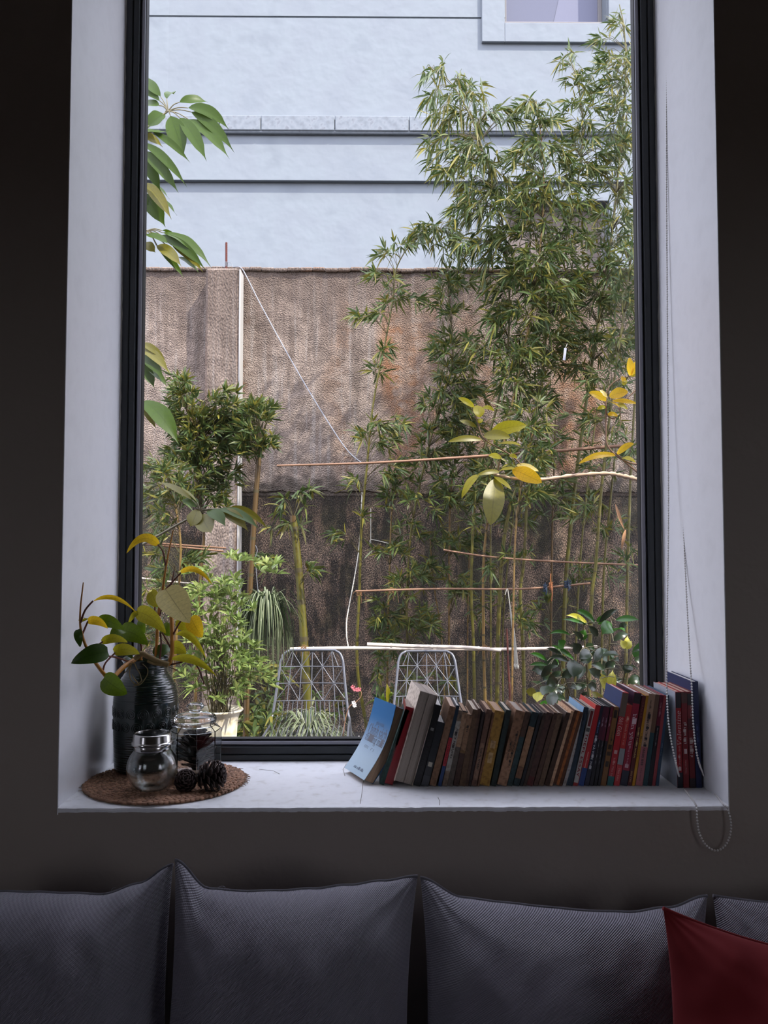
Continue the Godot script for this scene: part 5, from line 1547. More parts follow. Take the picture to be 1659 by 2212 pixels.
	mb.lathe(gp, [Vector2(0.0355, 0.083), Vector2(0.0375, 0.083), Vector2(0.038, 0.084), Vector2(0.038, 0.0925), Vector2(0.0375, 0.0935), Vector2(0.0425, 0.0935), Vector2(0.0432, 0.0945), Vector2(0.0432, 0.099), Vector2(0.0425, 0.1), Vector2(0.041, 0.1005), Vector2(0.0405, 0.1015), Vector2(0.0395, 0.1145), Vector2(0.0385, 0.1165), Vector2(0.0365, 0.1172), Vector2(0.036, 0.1155), Vector2(0, 0.1150)], 56)
	part("lid", mb, M["steel_lid"], t, gp)
	mb = MB.new()
	mb.lathe(gp, [Vector2(0.0355, 0.1153), Vector2(0.0340, 0.1162), Vector2(0, 0.1160)], 40)
	part("lid_inset", mb, M["lid_top"], t, gp)
	# octagonal jar
	var op := P(421, 1640, 1.93)
	op = Vector3(op.x, my, op.z)
	t = thing("octagonal_jar", "faceted glass jar with a knobbed glass lid holding a pine cone", "jar", op)
	mb = MB.new()
	var ap := 0.0535
	octagon(mb, op, [Vector2(0.0, 0.0), Vector2(ap - 0.006, 0.0), Vector2(ap, 0.006), Vector2(ap, 0.104), Vector2(ap - 0.010, 0.1145), Vector2(0.041, 0.1155), Vector2(0.041, 0.121), Vector2(0.038, 0.121), Vector2(0.038, 0.1135), Vector2(ap - 0.011, 0.1115), Vector2(ap - 0.0035, 0.103), Vector2(ap - 0.0035, 0.010), Vector2(ap - 0.010, 0.006), Vector2(0.0, 0.006)])
	part("glass_body", mb, M["jar_glass"], t, op)
	mb = MB.new()
	mb.lathe(op, [Vector2(0, 0.1185), Vector2(0.034, 0.1185), Vector2(0.0355, 0.1215), Vector2(0.0455, 0.1215), Vector2(0.047, 0.1235), Vector2(0.047, 0.1275), Vector2(0.0455, 0.1295), Vector2(0.046, 0.132), Vector2(0.043, 0.1355), Vector2(0.030, 0.1395), Vector2(0.016, 0.1415), Vector2(0.0125, 0.144), Vector2(0.0130, 0.1475), Vector2(0.0185, 0.1520), Vector2(0.0195, 0.1555), Vector2(0.0175, 0.1595), Vector2(0.011, 0.1625), Vector2(0, 0.1632)], 48)
	part("lid", mb, M["jar_glass"], t, op)
	# pine cones
	pine_cone("pine cone standing inside the faceted glass jar", op + Vector3(0.002, 0.012, 0), Vector3(0.03, 1, 0).normalized(), 0.098, 0.042)
	pine_cone("small pine cone on the straw mat between the round jar and the larger cone", Vector3(P(401, 1672, 1.82).x, my + 0.019, P(401, 1672, 1.82).z), Vector3(0.15, 0.45, 0.6).normalized(), 0.046, 0.0235, true)
	pine_cone("larger open pine cone lying on the straw mat in front of the faceted jar", Vector3(P(420, 1672, 1.81).x, my + 0.026, P(430, 1672, 1.825).z), Vector3(1.0, 0.10, 0.12).normalized(), 0.066, 0.033)

func octagon(mb: MB, c: Vector3, prof: Array) -> void:
	for k in prof.size() - 1:
		var a: Vector2 = prof[k]
		var b: Vector2 = prof[k + 1]
		var tn := (b - a).normalized()
		for j in 8:
			var w0 := PI / 8 + TAU * j / 8 + 0.12
			var w1 := w0 + TAU / 8
			var s := 1.0 / cos(PI / 8)
			var wm := (w0 + w1) / 2
			var out := Vector3(cos(wm) * tn.y, -tn.x, sin(wm) * tn.y)
			var q := [Vector3(cos(w0) * a.x * s, a.y, sin(w0) * a.x * s), Vector3(cos(w1) * a.x * s, a.y, sin(w1) * a.x * s), Vector3(cos(w1) * b.x * s, b.y, sin(w1) * b.x * s), Vector3(cos(w0) * b.x * s, b.y, sin(w0) * b.x * s)]
			mb.quad(c + q[0], c + q[1], c + q[2], c + q[3], out)

func pine_cone(label: String, at: Vector3, axis: Vector3, ln: float, r: float, centred := false) -> void:
	var t := thing("pine_cone", label, "pine cone", at, "")
	var b := at - axis * ln * 0.5 if centred else at
	var u := axis.cross(Vector3(0.3, 0.2, 1)).normalized()
	var v := axis.cross(u)
	var mb := MB.new()
	var pts := []
	var rr := []
	for k in 9:
		pts.append(b + axis * ln * (0.04 + 0.9 * k / 8.0)); rr.append(r * 0.5 * sin(PI * (0.12 + 0.82 * k / 8.0)))
	mb.tube(pts, rr, 8)
	part("core", mb, M["cone_core"], t, at)
	mb = MB.new()
	var n := 62
	for k in n:
		var f := (k + 0.5) / n
		var a := k * 2.39996
		var prof := pow(sin(PI * (0.10 + 0.86 * f)), 0.7)
		var out := (u * cos(a) + v * sin(a))
		var dir := (out * 0.9 + axis * lerpf(0.15, 1.1, f)).normalized()
		var side := axis.cross(out).normalized()
		var p := b + axis * ln * (0.06 + 0.80 * f) + out * r * 0.18 * prof
		var l := r * prof * lerpf(0.98, 0.72, f)
		var w := r * 0.34 * (0.6 + 0.4 * prof)
		var nn := dir.cross(side).normalized()
		var e := p + dir * l
		mb.box((p + e) / 2, Vector3(w * 1.1, l, 0.0016), 0.0004, Basis(side, dir, nn))
		mb.ball(e, Vector3(w * 0.8, w * 0.30, 0.0022), 6, 4, Basis(side, dir, nn))
	part("scales", mb, M["cone_scale"], t, at)

# ---------------------------------------------------------------- philodendron in the vase
func build_philodendron() -> void:
	var root := P(312, 1430, 1.98)
	var t := thing("philodendron", "climbing plant with yellow and green leaves growing out of the dark green vase", "potted plant", root)
	var Y := "leaf_yellow"
	var L := "leaf_lime"
	var G := "leaf_green"
	var mb: MB
	# stems: pixel paths with depths, radius and material
	var stems := [
		[[[300, 1470, 2.0], [304, 1415, 1.97], [330, 1424, 1.95], [361, 1435, 1.93], [370, 1420, 1.93], [372, 1400, 1.94], [371, 1345, 1.96], [367, 1300, 1.97], [366, 1268, 1.97]], 0.0058, 0.0042, "stem_ochre"],
		[[[336, 1450, 2.0], [338, 1400, 2.0], [342, 1330, 2.0], [350, 1283, 1.99], [356, 1240, 1.99], [362, 1205, 1.99], [370, 1165, 2.0], [374, 1145, 2.0]], 0.0045, 0.0012, "stem_ochre"],
		[[[312, 1465, 1.98], [300, 1420, 1.96], [288, 1427, 1.93], [268, 1440, 1.90], [252, 1456, 1.86], [240, 1470, 1.83], [224, 1455, 1.79], [208, 1434, 1.765], [197, 1417, 1.75], [184, 1392, 1.735], [176, 1365, 1.73], [173, 1345, 1.73], [174, 1310, 1.73], [178, 1275, 1.73], [180, 1258, 1.73]], 0.0062, 0.001, "stem_ochre"],
		[[[366, 1290, 1.97], [371, 1260, 1.975], [378, 1222, 1.98]], 0.003, 0.0006, "petiole_red"],
	]
	for s in stems:
		mb = MB.new()
		mb.tube(smooth_path(pixpath(s[0], 2.0), 6), [s[1], s[2]], 9)
		part("stem", mb, M[s[3]], t, root)
	mb = MB.new()
	mb.tube(smooth_path(pixpath([[292, 1424], [305, 1412], [318, 1417], [340, 1428], [364, 1436]], 1.92), 5), [0.006, 0.0066], 9)
	mb.tube(smooth_path(pixpath([[318, 1428], [332, 1434], [350, 1437]], 1.915), 4), [0.003, 0.003], 7)
	for r in [[[286, 1430], [280, 1450], [284, 1470], [300, 1480], [316, 1462], [319, 1446], [308, 1434]], [[290, 1430], [296, 1445], [302, 1455], [306, 1470]], [[282, 1432], [276, 1446], [268, 1455]], [[300, 1478], [290, 1466], [285, 1456]], [[366, 1440], [378, 1446], [388, 1453], [394, 1456]], [[306, 1470], [298, 1478], [288, 1482]]]:
		mb.tube(smooth_path(pixpath(r, 1.905), 5), [0.0013, 0.0008], 5)
	part("rhizome", mb, M["root_tan"], t, root)
	# petioles
	mb = MB.new()
	for p in [[[358, 1222, 1.99], [352, 1192, 1.97], [341, 1176, 1.95]], [[350, 1283, 1.98], [368, 1262, 1.96], [391, 1237, 1.95]], [[174, 1345, 1.73], [184, 1318, 1.73], [201, 1298, 1.73]], [[176, 1375, 1.73], [184, 1356, 1.74], [190, 1342, 1.74]], [[198, 1416, 1.75], [208, 1398, 1.76], [222, 1386, 1.77]], [[222, 1452, 1.79], [228, 1432, 1.80], [249, 1410, 1.82]], [[335, 1300, 1.98], [334, 1330, 1.97], [332, 1350, 1.97]], [[345, 1425, 1.95], [348, 1390, 1.95], [346, 1366, 1.95]], [[370, 1402, 1.94], [358, 1380, 1.94], [350, 1366, 1.94]], [[305, 1415, 1.96], [305, 1395, 1.95], [300, 1385, 1.94]], [[372, 1375, 1.95], [384, 1352, 1.95], [395, 1335, 1.95]], [[366, 1436, 1.93], [390, 1431, 1.92], [412, 1425, 1.92], [430, 1446, 1.92], [441, 1478, 1.92]], [[200, 1418, 1.75], [240, 1418, 1.8], [275, 1428, 1.9]], [[228, 1470, 1.80], [224, 1480, 1.79], [238, 1478, 1.78], [246, 1468, 1.79]], [[352, 1286, 1.99], [350, 1310, 1.99], [345, 1330, 1.99]]]:
		mb.tube(smooth_path(pixpath(p, 1.95), 5), [0.0022, 0.0018], 6)
	part("petioles", mb, M["petiole_red"], t, root)
	# leaves: base, tip, width, material, bulge, tip depth offset, depth, shape
	for e in [
		[341, 1176, 273, 1196, 20, Y, 22, -0.05, 1.95, "heart"], [391, 1236, 459, 1264, 12, Y, 18, -0.03, 1.95, "heart"],
		[358, 1273, 410, 1346, 62, "leaf_pale", -2, -0.09, 1.93, "heart"], [412, 1334, 437, 1377, 34, Y, -2, -0.02, 1.97, "heart"],
		[326, 1278, 344, 1310, 28, L, -4, -0.03, 1.97, "heart"], [201, 1299, 296, 1325, 10, Y, 20, 0.03, 1.73, "lance"],
		[296, 1322, 359, 1369, 34, L, 10, -0.05, 1.93, "heart"], [300, 1324, 276, 1352, 12, L, 8, 0.0, 1.93, "heart"],
		[190, 1342, 233, 1358, 18, Y, 8, 0.02, 1.74, "heart"], [212, 1342, 268, 1362, 26, G, 8, 0.03, 1.78, "heart"],
		[262, 1362, 320, 1394, 38, G, 8, -0.02, 1.93, "heart"], [268, 1360, 236, 1380, 26, G, 6, -0.02, 1.90, "heart"],
		[220, 1387, 276, 1388, 19, L, 8, 0.03, 1.77, "heart"], [233, 1408, 153, 1433, 40, "leaf_dark", 4, -0.02, 1.75, "heart"],
		[246, 1408, 302, 1413, 25, L, 7, 0.04, 1.82, "heart"], [224, 1465, 275, 1499, 42, G, -2, -0.03, 1.79, "heart"],
		[380, 1371, 447, 1426, 15, L, 22, -0.02, 1.95, "lance"], [366, 1425, 470, 1463, 17, L, 18, -0.04, 1.93, "lance"],
		[372, 1398, 402, 1412, 28, L, 4, -0.02, 1.96, "heart"], [333, 1416, 372, 1399, 26, "leaf_dark", 4, 0.02, 2.0, "heart"],
		[384, 1338, 416, 1368, 28, L, 2, 0.0, 1.99, "heart"], [168, 1360, 173, 1398, 18, "leaf_dark", 0, 0.0, 1.73, "heart"],
		[256, 1412, 288, 1425, 26, "leaf_dark", 4, 0.03, 1.93, "heart"], [352, 1353, 370, 1375, 26, G, 2, 0.0, 1.98, "heart"],
		[302, 1340, 312, 1368, 16, G, 0, 0.0, 1.99, "heart"], [178, 1343, 195, 1338, 26, L, 4, 0.02, 1.75, "heart"]]:
		leaf_part(t, root, e.slice(0, 8), e[8], e[9], 0.22, 0.01)

# ---------------------------------------------------------------- books
func hexc(s: String) -> Color:
	return Color.html(s)

func cover_mat(s: String, worn: bool) -> StandardMaterial3D:
	var key := "cover_" + s + ("_worn" if worn else "")
	if M.has(key):
		return M[key]
	var c := hexc(s)
	if worn: c = Color(minf(c.r * 1.18, 1.0), minf(c.g * 1.18, 1.0), minf(c.b * 1.18, 1.0))
	var m := mat(key, c, 0.75 if worn else 0.42)
	m.albedo_texture = M["worn_texture"] if worn else M["print_texture"]
	m.uv1_triplanar = true
	m.uv1_scale = Vector3(7, 7, 7)
	return m

func print_text(parent: Node3D, txt: String, at: Vector3, length: float, height: float, col: String, dir: int, serif := false, italic := false) -> void:
	var tm := TextMesh.new()
	var f := SystemFont.new()
	f.font_names = PackedStringArray(["Droid Serif" if serif else "Droid Sans"])
	f.font_weight = 400 if serif else 700
	tm.font = f
	tm.text = txt
	tm.font_size = 32
	tm.pixel_size = 0.001
	tm.depth = 0.01
	tm.curve_step = 4.0
	tm.material = cover_mat(col, false)
	var bb := tm.get_aabb()
	var o := MeshInstance3D.new()
	o.name = "printed_title"
	o.mesh = tm
	parent.add_child(o, true)
	var sx := length / maxf(bb.size.x, 0.001)
	var sy := height / maxf(bb.size.y, 0.001)
	var b := Basis(Vector3(0, -1.0 * dir, 0), Vector3(1.0 * dir, 0, 0), Vector3(0, 0, 1))
	if italic:
		b.y = Vector3(1.0 * dir, 0.25, 0)
	b = b * Basis.from_scale(Vector3(sx, sy, 0.02))
	o.transform = Transform3D(b, at - b * (bb.position + bb.size / 2))

# e: bottom left x, bottom right x, top right x, top y, cover colour, label, options
func book(e: Array) -> void:
	var op: Dictionary = e[6] if e.size() > 6 else {}
	var zs: float = op.get("z", -0.138)
	var d := EYE.z - zs
	var foot: Vector3 = P(e[1], 1692, d)
	foot.y = SILL + op.get("lift", 0.0)
	var head: Vector3 = P(e[2], e[3], d)
	var lean := atan2(head.x - foot.x, head.y - foot.y)
	var hgt := Vector2(head.x - foot.x, head.y - foot.y).length()
	var th: float = (foot.x - P(e[0], 1692, d).x) * cos(lean) - 0.0003
	var dep: float = op.get("depth", 0.118)
	var fore: bool = op.get("fore", false)
	var worn: bool = op.get("worn", true)
	var t := thing("book", e[5], "book", foot, "books in the row on the sill")
	t.transform = Transform3D(Basis(Vector3.UP, op.get("turn", 0.0)) * Basis(Vector3.BACK, -lean), foot)
	var bend: float = op.get("bend", 0.0)
	var c := 0.0007 if th < 0.02 else 0.001
	var cm := cover_mat(e[4], worn)
	var mb := MB.new()
	var pg := MB.new()
	mb.box(Vector3(-th + c / 2, hgt / 2, -dep / 2), Vector3(c, hgt, dep), 0.0003)
	mb.box(Vector3(-c / 2, hgt / 2, -dep / 2), Vector3(c, hgt, dep), 0.0003)
	if fore:
		mb.box(Vector3(-th / 2, hgt / 2, -dep + c / 2), Vector3(th - 2 * c, hgt, c), 0.0003)
		for k in op.get("blocks", 1):
			var n: int = op.get("blocks", 1)
			var w := (th - 2 * c) / n
			pg.box(Vector3(-th + c + w * (k + 0.5), hgt / 2, -dep / 2 + c / 2 - 0.001), Vector3(w - 0.0008 * (n - 1), hgt - 0.0025, dep - c - 0.003), 0.0008)
	else:
		mb.box(Vector3(-th / 2, hgt / 2, -c), Vector3(th, hgt, c * 2), minf(0.0018, th * 0.2))
		pg.box(Vector3(-th / 2, hgt / 2 - 0.0004, -dep / 2 - c), Vector3(th - 2 * c, hgt - 0.003, dep - c * 2 - 0.003), 0.0006)
	for b in [mb, pg]:
		if bend != 0.0:
			subdivide_bend(b, hgt, bend)
	part("cover", mb, cm, t)
	part("pages", pg, M[op.get("pages", "pages_tan")], t)
	for q in op.get("bands", []):
		mb = MB.new()
		mb.box(Vector3(-th / 2, hgt * (q[0] + q[1]) / 2, 0.0001), Vector3(th * (q[3] if q.size() > 3 else 0.97), hgt * (q[1] - q[0]), 0.0006), 0.0001)
		part("spine_band", mb, cover_mat(q[2], worn), t)
	if op.has("left"):
		mb = MB.new()
		mb.box(Vector3(-th - 0.0001, hgt / 2, -dep / 2), Vector3(0.0004, hgt * 0.995, dep * 0.99), 0.0001)
		part("front_cover", mb, cover_mat(op.left, false), t)
	for q in op.get("text", []):
		# string, centre up the spine, length share, height share, colour, direction, serif, italic, sideways offset
		print_text(t, q[0], Vector3(-th / 2 + th * (q[8] if q.size() > 8 else 0.0), hgt * q[1], 0.0006), hgt * q[2], th * q[3], q[4], q[5], q[6] if q.size() > 6 else false, q[7] if q.size() > 7 else false)

# bow a book sideways between its foot and its head
func subdivide_bend(mb: MB, hgt: float, amount: float) -> void:
	var src := mb.i
	var ov := mb.v.duplicate()
	var on := mb.n.duplicate()
	var out := MB.new()
	for k in range(0, src.size(), 3):
		slice_tri(out, [ov[src[k]], ov[src[k + 1]], ov[src[k + 2]]], on[src[k]], 0)
	mb.v = out.v; mb.n = out.n; mb.t = out.t; mb.c = out.c; mb.i = out.i
	for k in mb.v.size():
		var q := mb.v[k].y / hgt
		mb.v[k].x += amount * sin(PI * clampf(q, 0, 1))
		mb.n[k] = (mb.n[k] + Vector3(0, -mb.n[k].x * amount * PI / hgt * cos(PI * q), 0)).normalized()

func slice_tri(out: MB, p: Array, nn: Vector3, depth: int) -> void:
	var lo := minf(p[0].y, minf(p[1].y, p[2].y))
	var hi := maxf(p[0].y, maxf(p[1].y, p[2].y))
	if hi - lo < 0.02 or depth > 8:
		var a := out.put(p[0], nn); out.put(p[1], nn); out.put(p[2], nn)
		out.tri(a, a + 1, a + 2)
		return
	# split the edge that is tallest
	var best := 0
	for k in 3:
		if absf(p[k].y - p[(k + 1) % 3].y) > absf(p[best].y - p[(best + 1) % 3].y): best = k
	var m: Vector3 = (p[best] + p[(best + 1) % 3]) / 2
	slice_tri(out, [p[best], m, p[(best + 2) % 3]], nn, depth + 1)
	slice_tri(out, [m, p[(best + 1) % 3], p[(best + 2) % 3]], nn, depth + 1)

func page_texture(a: float, b: float) -> ImageTexture:
	var im := Image.create(256, 64, false, Image.FORMAT_RGB8)
	for x in 256:
		var g := rng.randf_range(a, b)
		for y in 64:
			var h := g * rng.randf_range(0.96, 1.0)
			im.set_pixel(x, y, Color(h, h, h))
	return ImageTexture.create_from_image(im)

func build_books() -> void:
	M["worn_texture"] = noise_tex(0.02, 5, [Color(0.66, 0.63, 0.61), Color(0.9, 0.89, 0.87), Color(1, 1, 1), Color(0.82, 0.79, 0.77)], 512, 91)
	M["print_texture"] = noise_tex(0.02, 3, [Color(0.93, 0.93, 0.93), Color(1, 1, 1)], 256, 92)
	var px := page_texture(0.74, 1.0)
	for e in [["pages_white", "ece9e4"], ["pages_cream", "d9cbb8"], ["pages_tan", "bd9c80"], ["pages_grey", "b4a69a"], ["pages_pink", "dcc0ac"]]:
		var m := mat(e[0], hexc(e[1]), 0.9)
		m.albedo_texture = px
		m.uv1_triplanar = true; m.uv1_scale = Vector3(16, 6, 6)
	# the flexed blue paperback that props the row: its cover is turned a little towards the room
	var foot := on_level(806, 1694, SILL)
	var head := P(881, 1536, EYE.z - foot.z + 0.01)
	var lean := atan2(head.x - foot.x, head.y - foot.y)
	var hgt := Vector2(head.x - foot.x, head.y - foot.y).length()
	var t := thing("book", "pale blue paperback slumped at the left end of the row, cover showing", "book", foot, "books in the row on the sill")
	t.transform = Transform3D(Basis(Vector3.UP, 0.40) * Basis(Vector3.BACK, -lean), foot)
	var th := 0.0235
	var mb := MB.new()
	mb.box(Vector3(-0.0004, hgt / 2, -0.06), Vector3(0.0008, hgt, 0.12), 0.0002)
	mb.box(Vector3(-th / 2, hgt / 2, -0.1196), Vector3(th, hgt, 0.0008), 0.0002)
	subdivide_bend(mb, hgt, 0.012)
	part("back_cover", mb, cover_mat("2a6fa0", false), t)
	mb = MB.new()
	mb.box(Vector3(-th, hgt / 2, -0.06), Vector3(0.0009, hgt, 0.12), 0.0002)
	subdivide_bend(mb, hgt, 0.012)
	# printed ground: blue at the head running out to white at the foot
	for k in mb.v.size():
		var q := clampf(mb.v[k].y / hgt, 0, 1)
		mb.c[k] = Color(0.50, 0.64, 0.74).lerp(Color(0.02, 0.17, 0.42), smoothstep(0.2, 0.85, q))
	var pm := mat("printed_sky_cover", Color(1, 1, 1), 0.62)
	pm.metallic_specular = 0.3
	pm.vertex_color_use_as_albedo = true
	part("front_cover", mb, pm, t)
	mb = MB.new()
	mb.box(Vector3(-th / 2, hgt / 2, -0.0595), Vector3(th - 0.0022, hgt - 0.002, 0.117), 0.0006)
	subdivide_bend(mb, hgt, 0.012)
	part("pages", mb, M["pages_tan"], t)
	# title printed across the cover
	for q in [["Chính sách", 0.60, 0.100, 0.026, "1b2f4e", 0.012 * sin(PI * 0.60)], ["thương mại", 0.485, 0.102, 0.025, "1b2f4e", 0.012], ["quốc tế", 0.365, 0.07, 0.026, "1b2f4e", 0.012 * sin(PI * 0.385)], ["giáo trình", 0.70, 0.045, 0.010, "2c5b86", 0.012 * sin(PI * 0.7)], ["nhà xuất bản", 0.09, 0.055, 0.007, "49607a", 0.012 * sin(PI * 0.09)]]:
		var tm := TextMesh.new()
		var f := SystemFont.new()
		f.font_names = PackedStringArray(["Droid Serif"])
		tm.font = f; tm.text = q[0]; tm.font_size = 32; tm.pixel_size = 0.001; tm.depth = 0.01
		tm.material = cover_mat(q[4], false)
		var bb := tm.get_aabb()
		var o := MeshInstance3D.new()
		o.name = "printed_title"; o.mesh = tm
		t.add_child(o, true)
		var slope: float = 0.012 * PI / hgt * cos(PI * q[1])
		var up := Vector3(slope, 1, 0).normalized()
		var b := Basis(Vector3(0, 0, 1), up, Vector3(0, 0, 1).cross(up)) * Basis.from_scale(Vector3(q[2] / bb.size.x, q[3] / bb.size.y, 0.02))
		o.transform = Transform3D(b, Vector3(-th - 0.0007 + q[5], hgt * q[1], -0.055) - b * (bb.position + bb.size / 2))

	var rows := [
		[818, 829, 885, 1534, "1f3a36", "thin dark green book wedged beside the slumped blue paperback", {"depth": 0.10, "z": -0.15}],
		[829, 848, 894, 1530, "8a1620", "crimson book between the slumped blue paperback and the thick page block", {"depth": 0.11, "worn": false, "z": -0.15, "pages": "pages_grey"}],
		[848, 891, 947.5, 1503, "c9bdb0", "thickest and tallest book on the left, its pale page edges to the room", {"fore": true, "blocks": 2, "depth": 0.145, "pages": "pages_grey", "turn": 0.10, "z": -0.142}],
		[892, 907, 954.5, 1525, "131316", "black book with a small diamond mark, right of the thick page block", {"worn": false, "pages": "pages_white", "text": [["THE ART OF FICTION", 0.36, 0.42, 0.45, "3b3b3e", 1, true], ["◆", 0.70, 0.035, 0.5, "8a8a88", 1]]}],
		[908, 925, 961, 1562, "202327", "short charcoal book with a pale square label near its foot", {"worn": false, "depth": 0.10, "pages": "pages_white", "bands": [[0.30, 0.37, "bdb7a8", 0.55], [0.0, 0.16, "3a3c41"]]}],
		[926, 941, 985.5, 1528, "6e533f", "plain mid brown book with a tall pinkish page edge behind the thin navy one", {"depth": 0.135, "pages": "pages_pink"}],
		[945, 953, 993, 1525, "1d3242", "thin book with a navy head, red middle and blue foot", {"worn": false, "pages": "pages_white", "bands": [[0.25, 0.60, "b8333c"], [0.0, 0.25, "25406f"]], "text": [["MATHEMATICS", 0.43, 0.30, 0.5, "6b1a20", -1]]}],
		[954, 965, 1001, 1536, "6a5c50", "book with a light grey printed spine strip, right of the red and blue one", {"bands": [[0.20, 0.86, "8d8a84"]], "text": [["TRUYỆN KIỀU", 0.56, 0.40, 0.5, "2a2725", -1]]}],
		[965, 977, 1011, 1537, "4b433d", "old book, pale tan above and dark grey below, left one of two alike", {"bands": [[0.52, 0.98, "8b6f58"]]}],
		[978, 990, 1021, 1545, "3f2c26", "old book, tan upper half with a small label and dark lower half", {"bands": [[0.50, 0.99, "7b5f49"], [0.46, 0.50, "6a5232"]], "text": [["Thơ", 0.80, 0.10, 0.4, "33261d", -1]]}],
		[991, 1004, 1034, 1534, "54402f", "brown book under a raised pale page edge, third left of the labelled spine", {"pages": "pages_cream", "depth": 0.13}],
		[1004, 1011, 1040, 1531, "49352b", "narrow dark brown book, second left of the labelled spine", {"pages": "pages_cream", "depth": 0.13}],
		[1011, 1017, 1048, 1538, "2b2222", "very thin blackish book touching the labelled brown spine", {}],
		[1017, 1029, 1063, 1534, "5b4236", "brown book with a paper label running down its lower spine, left of the ochre one", {"bands": [[0.08, 0.56, "7d6150", 0.75]], "text": [["Nhà văn", 0.36, 0.28, 0.35, "2b1f19", -1]], "depth": 0.125}],
		[1030, 1035, 1069.5, 1540, "6a4a38", "very thin reddish brown booklet pressed against the ochre book", {}],
		[1035, 1057, 1090, 1538, "8c6a2e", "thick ochre book with a blotched, peeling spine", {"bands": [[0.50, 0.60, "9b7f5c", 0.5], [0.30, 0.44, "a48a63", 0.45]], "depth": 0.13}],
		[1059, 1071, 1105, 1535, "1f2a28", "blackish green book right of the ochre one", {"pages": "pages_cream"}],
		[1072, 1094, 1135, 1538, "7a5a44", "thick tan brown book with two lines of faded black titling", {"bands": [[0.0, 0.45, "8d6c55", 0.9]], "text": [["GIẢI PHẪU VIÊM NHIỄM", 0.50, 0.46, 0.22, "231a15", -1, false, false, 0.2], ["sinh lý học", 0.46, 0.26, 0.2, "33261d", -1, false, false, -0.15]], "pages": "pages_grey", "depth": 0.13}],
		[1094, 1106, 1147, 1539, "45332a", "dark book with a slate green lower half, right of the titled tan brown one", {"bands": [[0.0, 0.66, "27393b"]]}],
		[1107, 1121, 1163, 1540, "1f2f33", "teal black book with a large blank tan label on its spine", {"bands": [[0.26, 0.80, "8a6a50"], [0.10, 0.26, "6b4c39"]]}],
		[1122, 1129, 1172, 1540, "24262a", "thin black book right of the tan labelled one", {"pages": "pages_cream"}],
		[1129, 1136, 1181, 1541, "3d3029", "thin umber book, second right of the tan labelled one", {"pages": "pages_cream"}],
		[1136, 1150, 1194, 1541, "45302b", "dark brown book with a faint reddish foot, third right of the tan labelled one", {"bands": [[0.0, 0.12, "4d2220"]]}],
		[1151, 1161, 1206, 1541, "4a352c", "plain dark brown book, fourth right of the tan labelled one", {}],
		[1162, 1173.5, 1216, 1542, "5c4838", "lighter brown book between two dark brown ones, paler than both", {"pages": "pages_cream"}],
		[1174.5, 1185.5, 1233, 1541, "3c2a20", "dark chocolate book directly left of the thin pale spine", {"pages": "pages_cream"}],
		[1186, 1193, 1240, 1537, "ab8a6e", "thin pale tan spine standing before the thick mahogany book", {"pages": "pages_cream", "depth": 0.13}],
		[1193, 1213.5, 1260.5, 1539, "4a2a18", "thick mahogany book with an orange brown stripe along its left side", {"bands": [[0.0, 1.0, "8a5026", 0.3]], "pages": "pages_cream", "depth": 0.135}],
		[1214.5, 1222, 1267, 1538, "8f8a88", "thin light grey book with a worn printed spine, left of the gap", {"worn": true, "pages": "pages_white"}],
		[1225, 1236, 1272, 1529, "20313f", "dark slate book whose pale blue cover shows above its neighbours", {"worn": false, "left": "7fa6c8", "depth": 0.14}],
		[1237, 1247, 1285, 1532, "b9b4ae", "white test preparation book with bold red capitals on its spine", {"worn": false, "bands": [[0.77, 0.97, "6b1d22", 0.6], [0.70, 0.75, "555553", 0.8], [0.0, 0.04, "a02a2a"]], "text": [["TOEFL ESSAY", 0.40, 0.56, 0.55, "86202a", 1]], "depth": 0.13}],
		[1248, 1260.5, 1299, 1525, "b02328", "bright red book with a blue foot, right of the white one with red capitals", {"worn": false, "left": "c8423e", "bands": [[0.0, 0.22, "21407c"]], "text": [["Mastering Exams", 0.32, 0.2, 0.3, "e0b0a0", -1]], "depth": 0.14}],
		[1261.5, 1271.5, 1306, 1526, "1d2034", "navy book with white capitals about reading and writing letters", {"worn": false, "text": [["ĐỌC VÀ VIẾT THƯ", 0.42, 0.42, 0.5, "c9cbd0", 1], ["tiếng Anh", 0.74, 0.16, 0.4, "5b7cb0", 1]], "pages": "pages_white", "depth": 0.13}],
		[1272.5, 1281, 1312, 1526, "1b1a22", "first of three black books with maroon heads beside the navy one", {"worn": false, "bands": [[0.58, 0.99, "4c1a30"]], "text": [["Toán học", 0.80, 0.12, 0.35, "a890a0", 1], ["luyện thi cấp tốc", 0.42, 0.3, 0.2, "8a8a90", 1]], "pages": "pages_white"}],
		[1282, 1289, 1317.5, 1527, "191a20", "second of three black books with maroon heads beside the navy one", {"worn": false, "bands": [[0.57, 0.99, "571a30"]], "text": [["Vật lý", 0.80, 0.12, 0.35, "a890a0", 1], ["luyện thi cấp tốc", 0.42, 0.3, 0.2, "8a8a90", 1]], "pages": "pages_white"}],
		[1290, 1296.5, 1326, 1526, "1b1a1f", "third black book, its head crimson, touching the brown patterned spine", {"worn": false, "bands": [[0.56, 0.99, "6a1a2c"]], "text": [["Hóa học", 0.80, 0.12, 0.35, "b0909a", 1]], "pages": "pages_white"}],
		[1297, 1308.5, 1337.5, 1528, "7d562f", "caramel brown book with dark picture marks down its spine", {"worn": false, "bands": [[0.86, 0.96, "241a14", 0.6], [0.46, 0.52, "2f2118", 0.7], [0.24, 0.31, "241a14", 0.6], [0.38, 0.43, "3a291c", 0.75]], "text": [["chuyện", 0.62, 0.16, 0.4, "3a2a1c", 1]], "left": "c06a3a", "depth": 0.13, "pages": "pages_white"}],
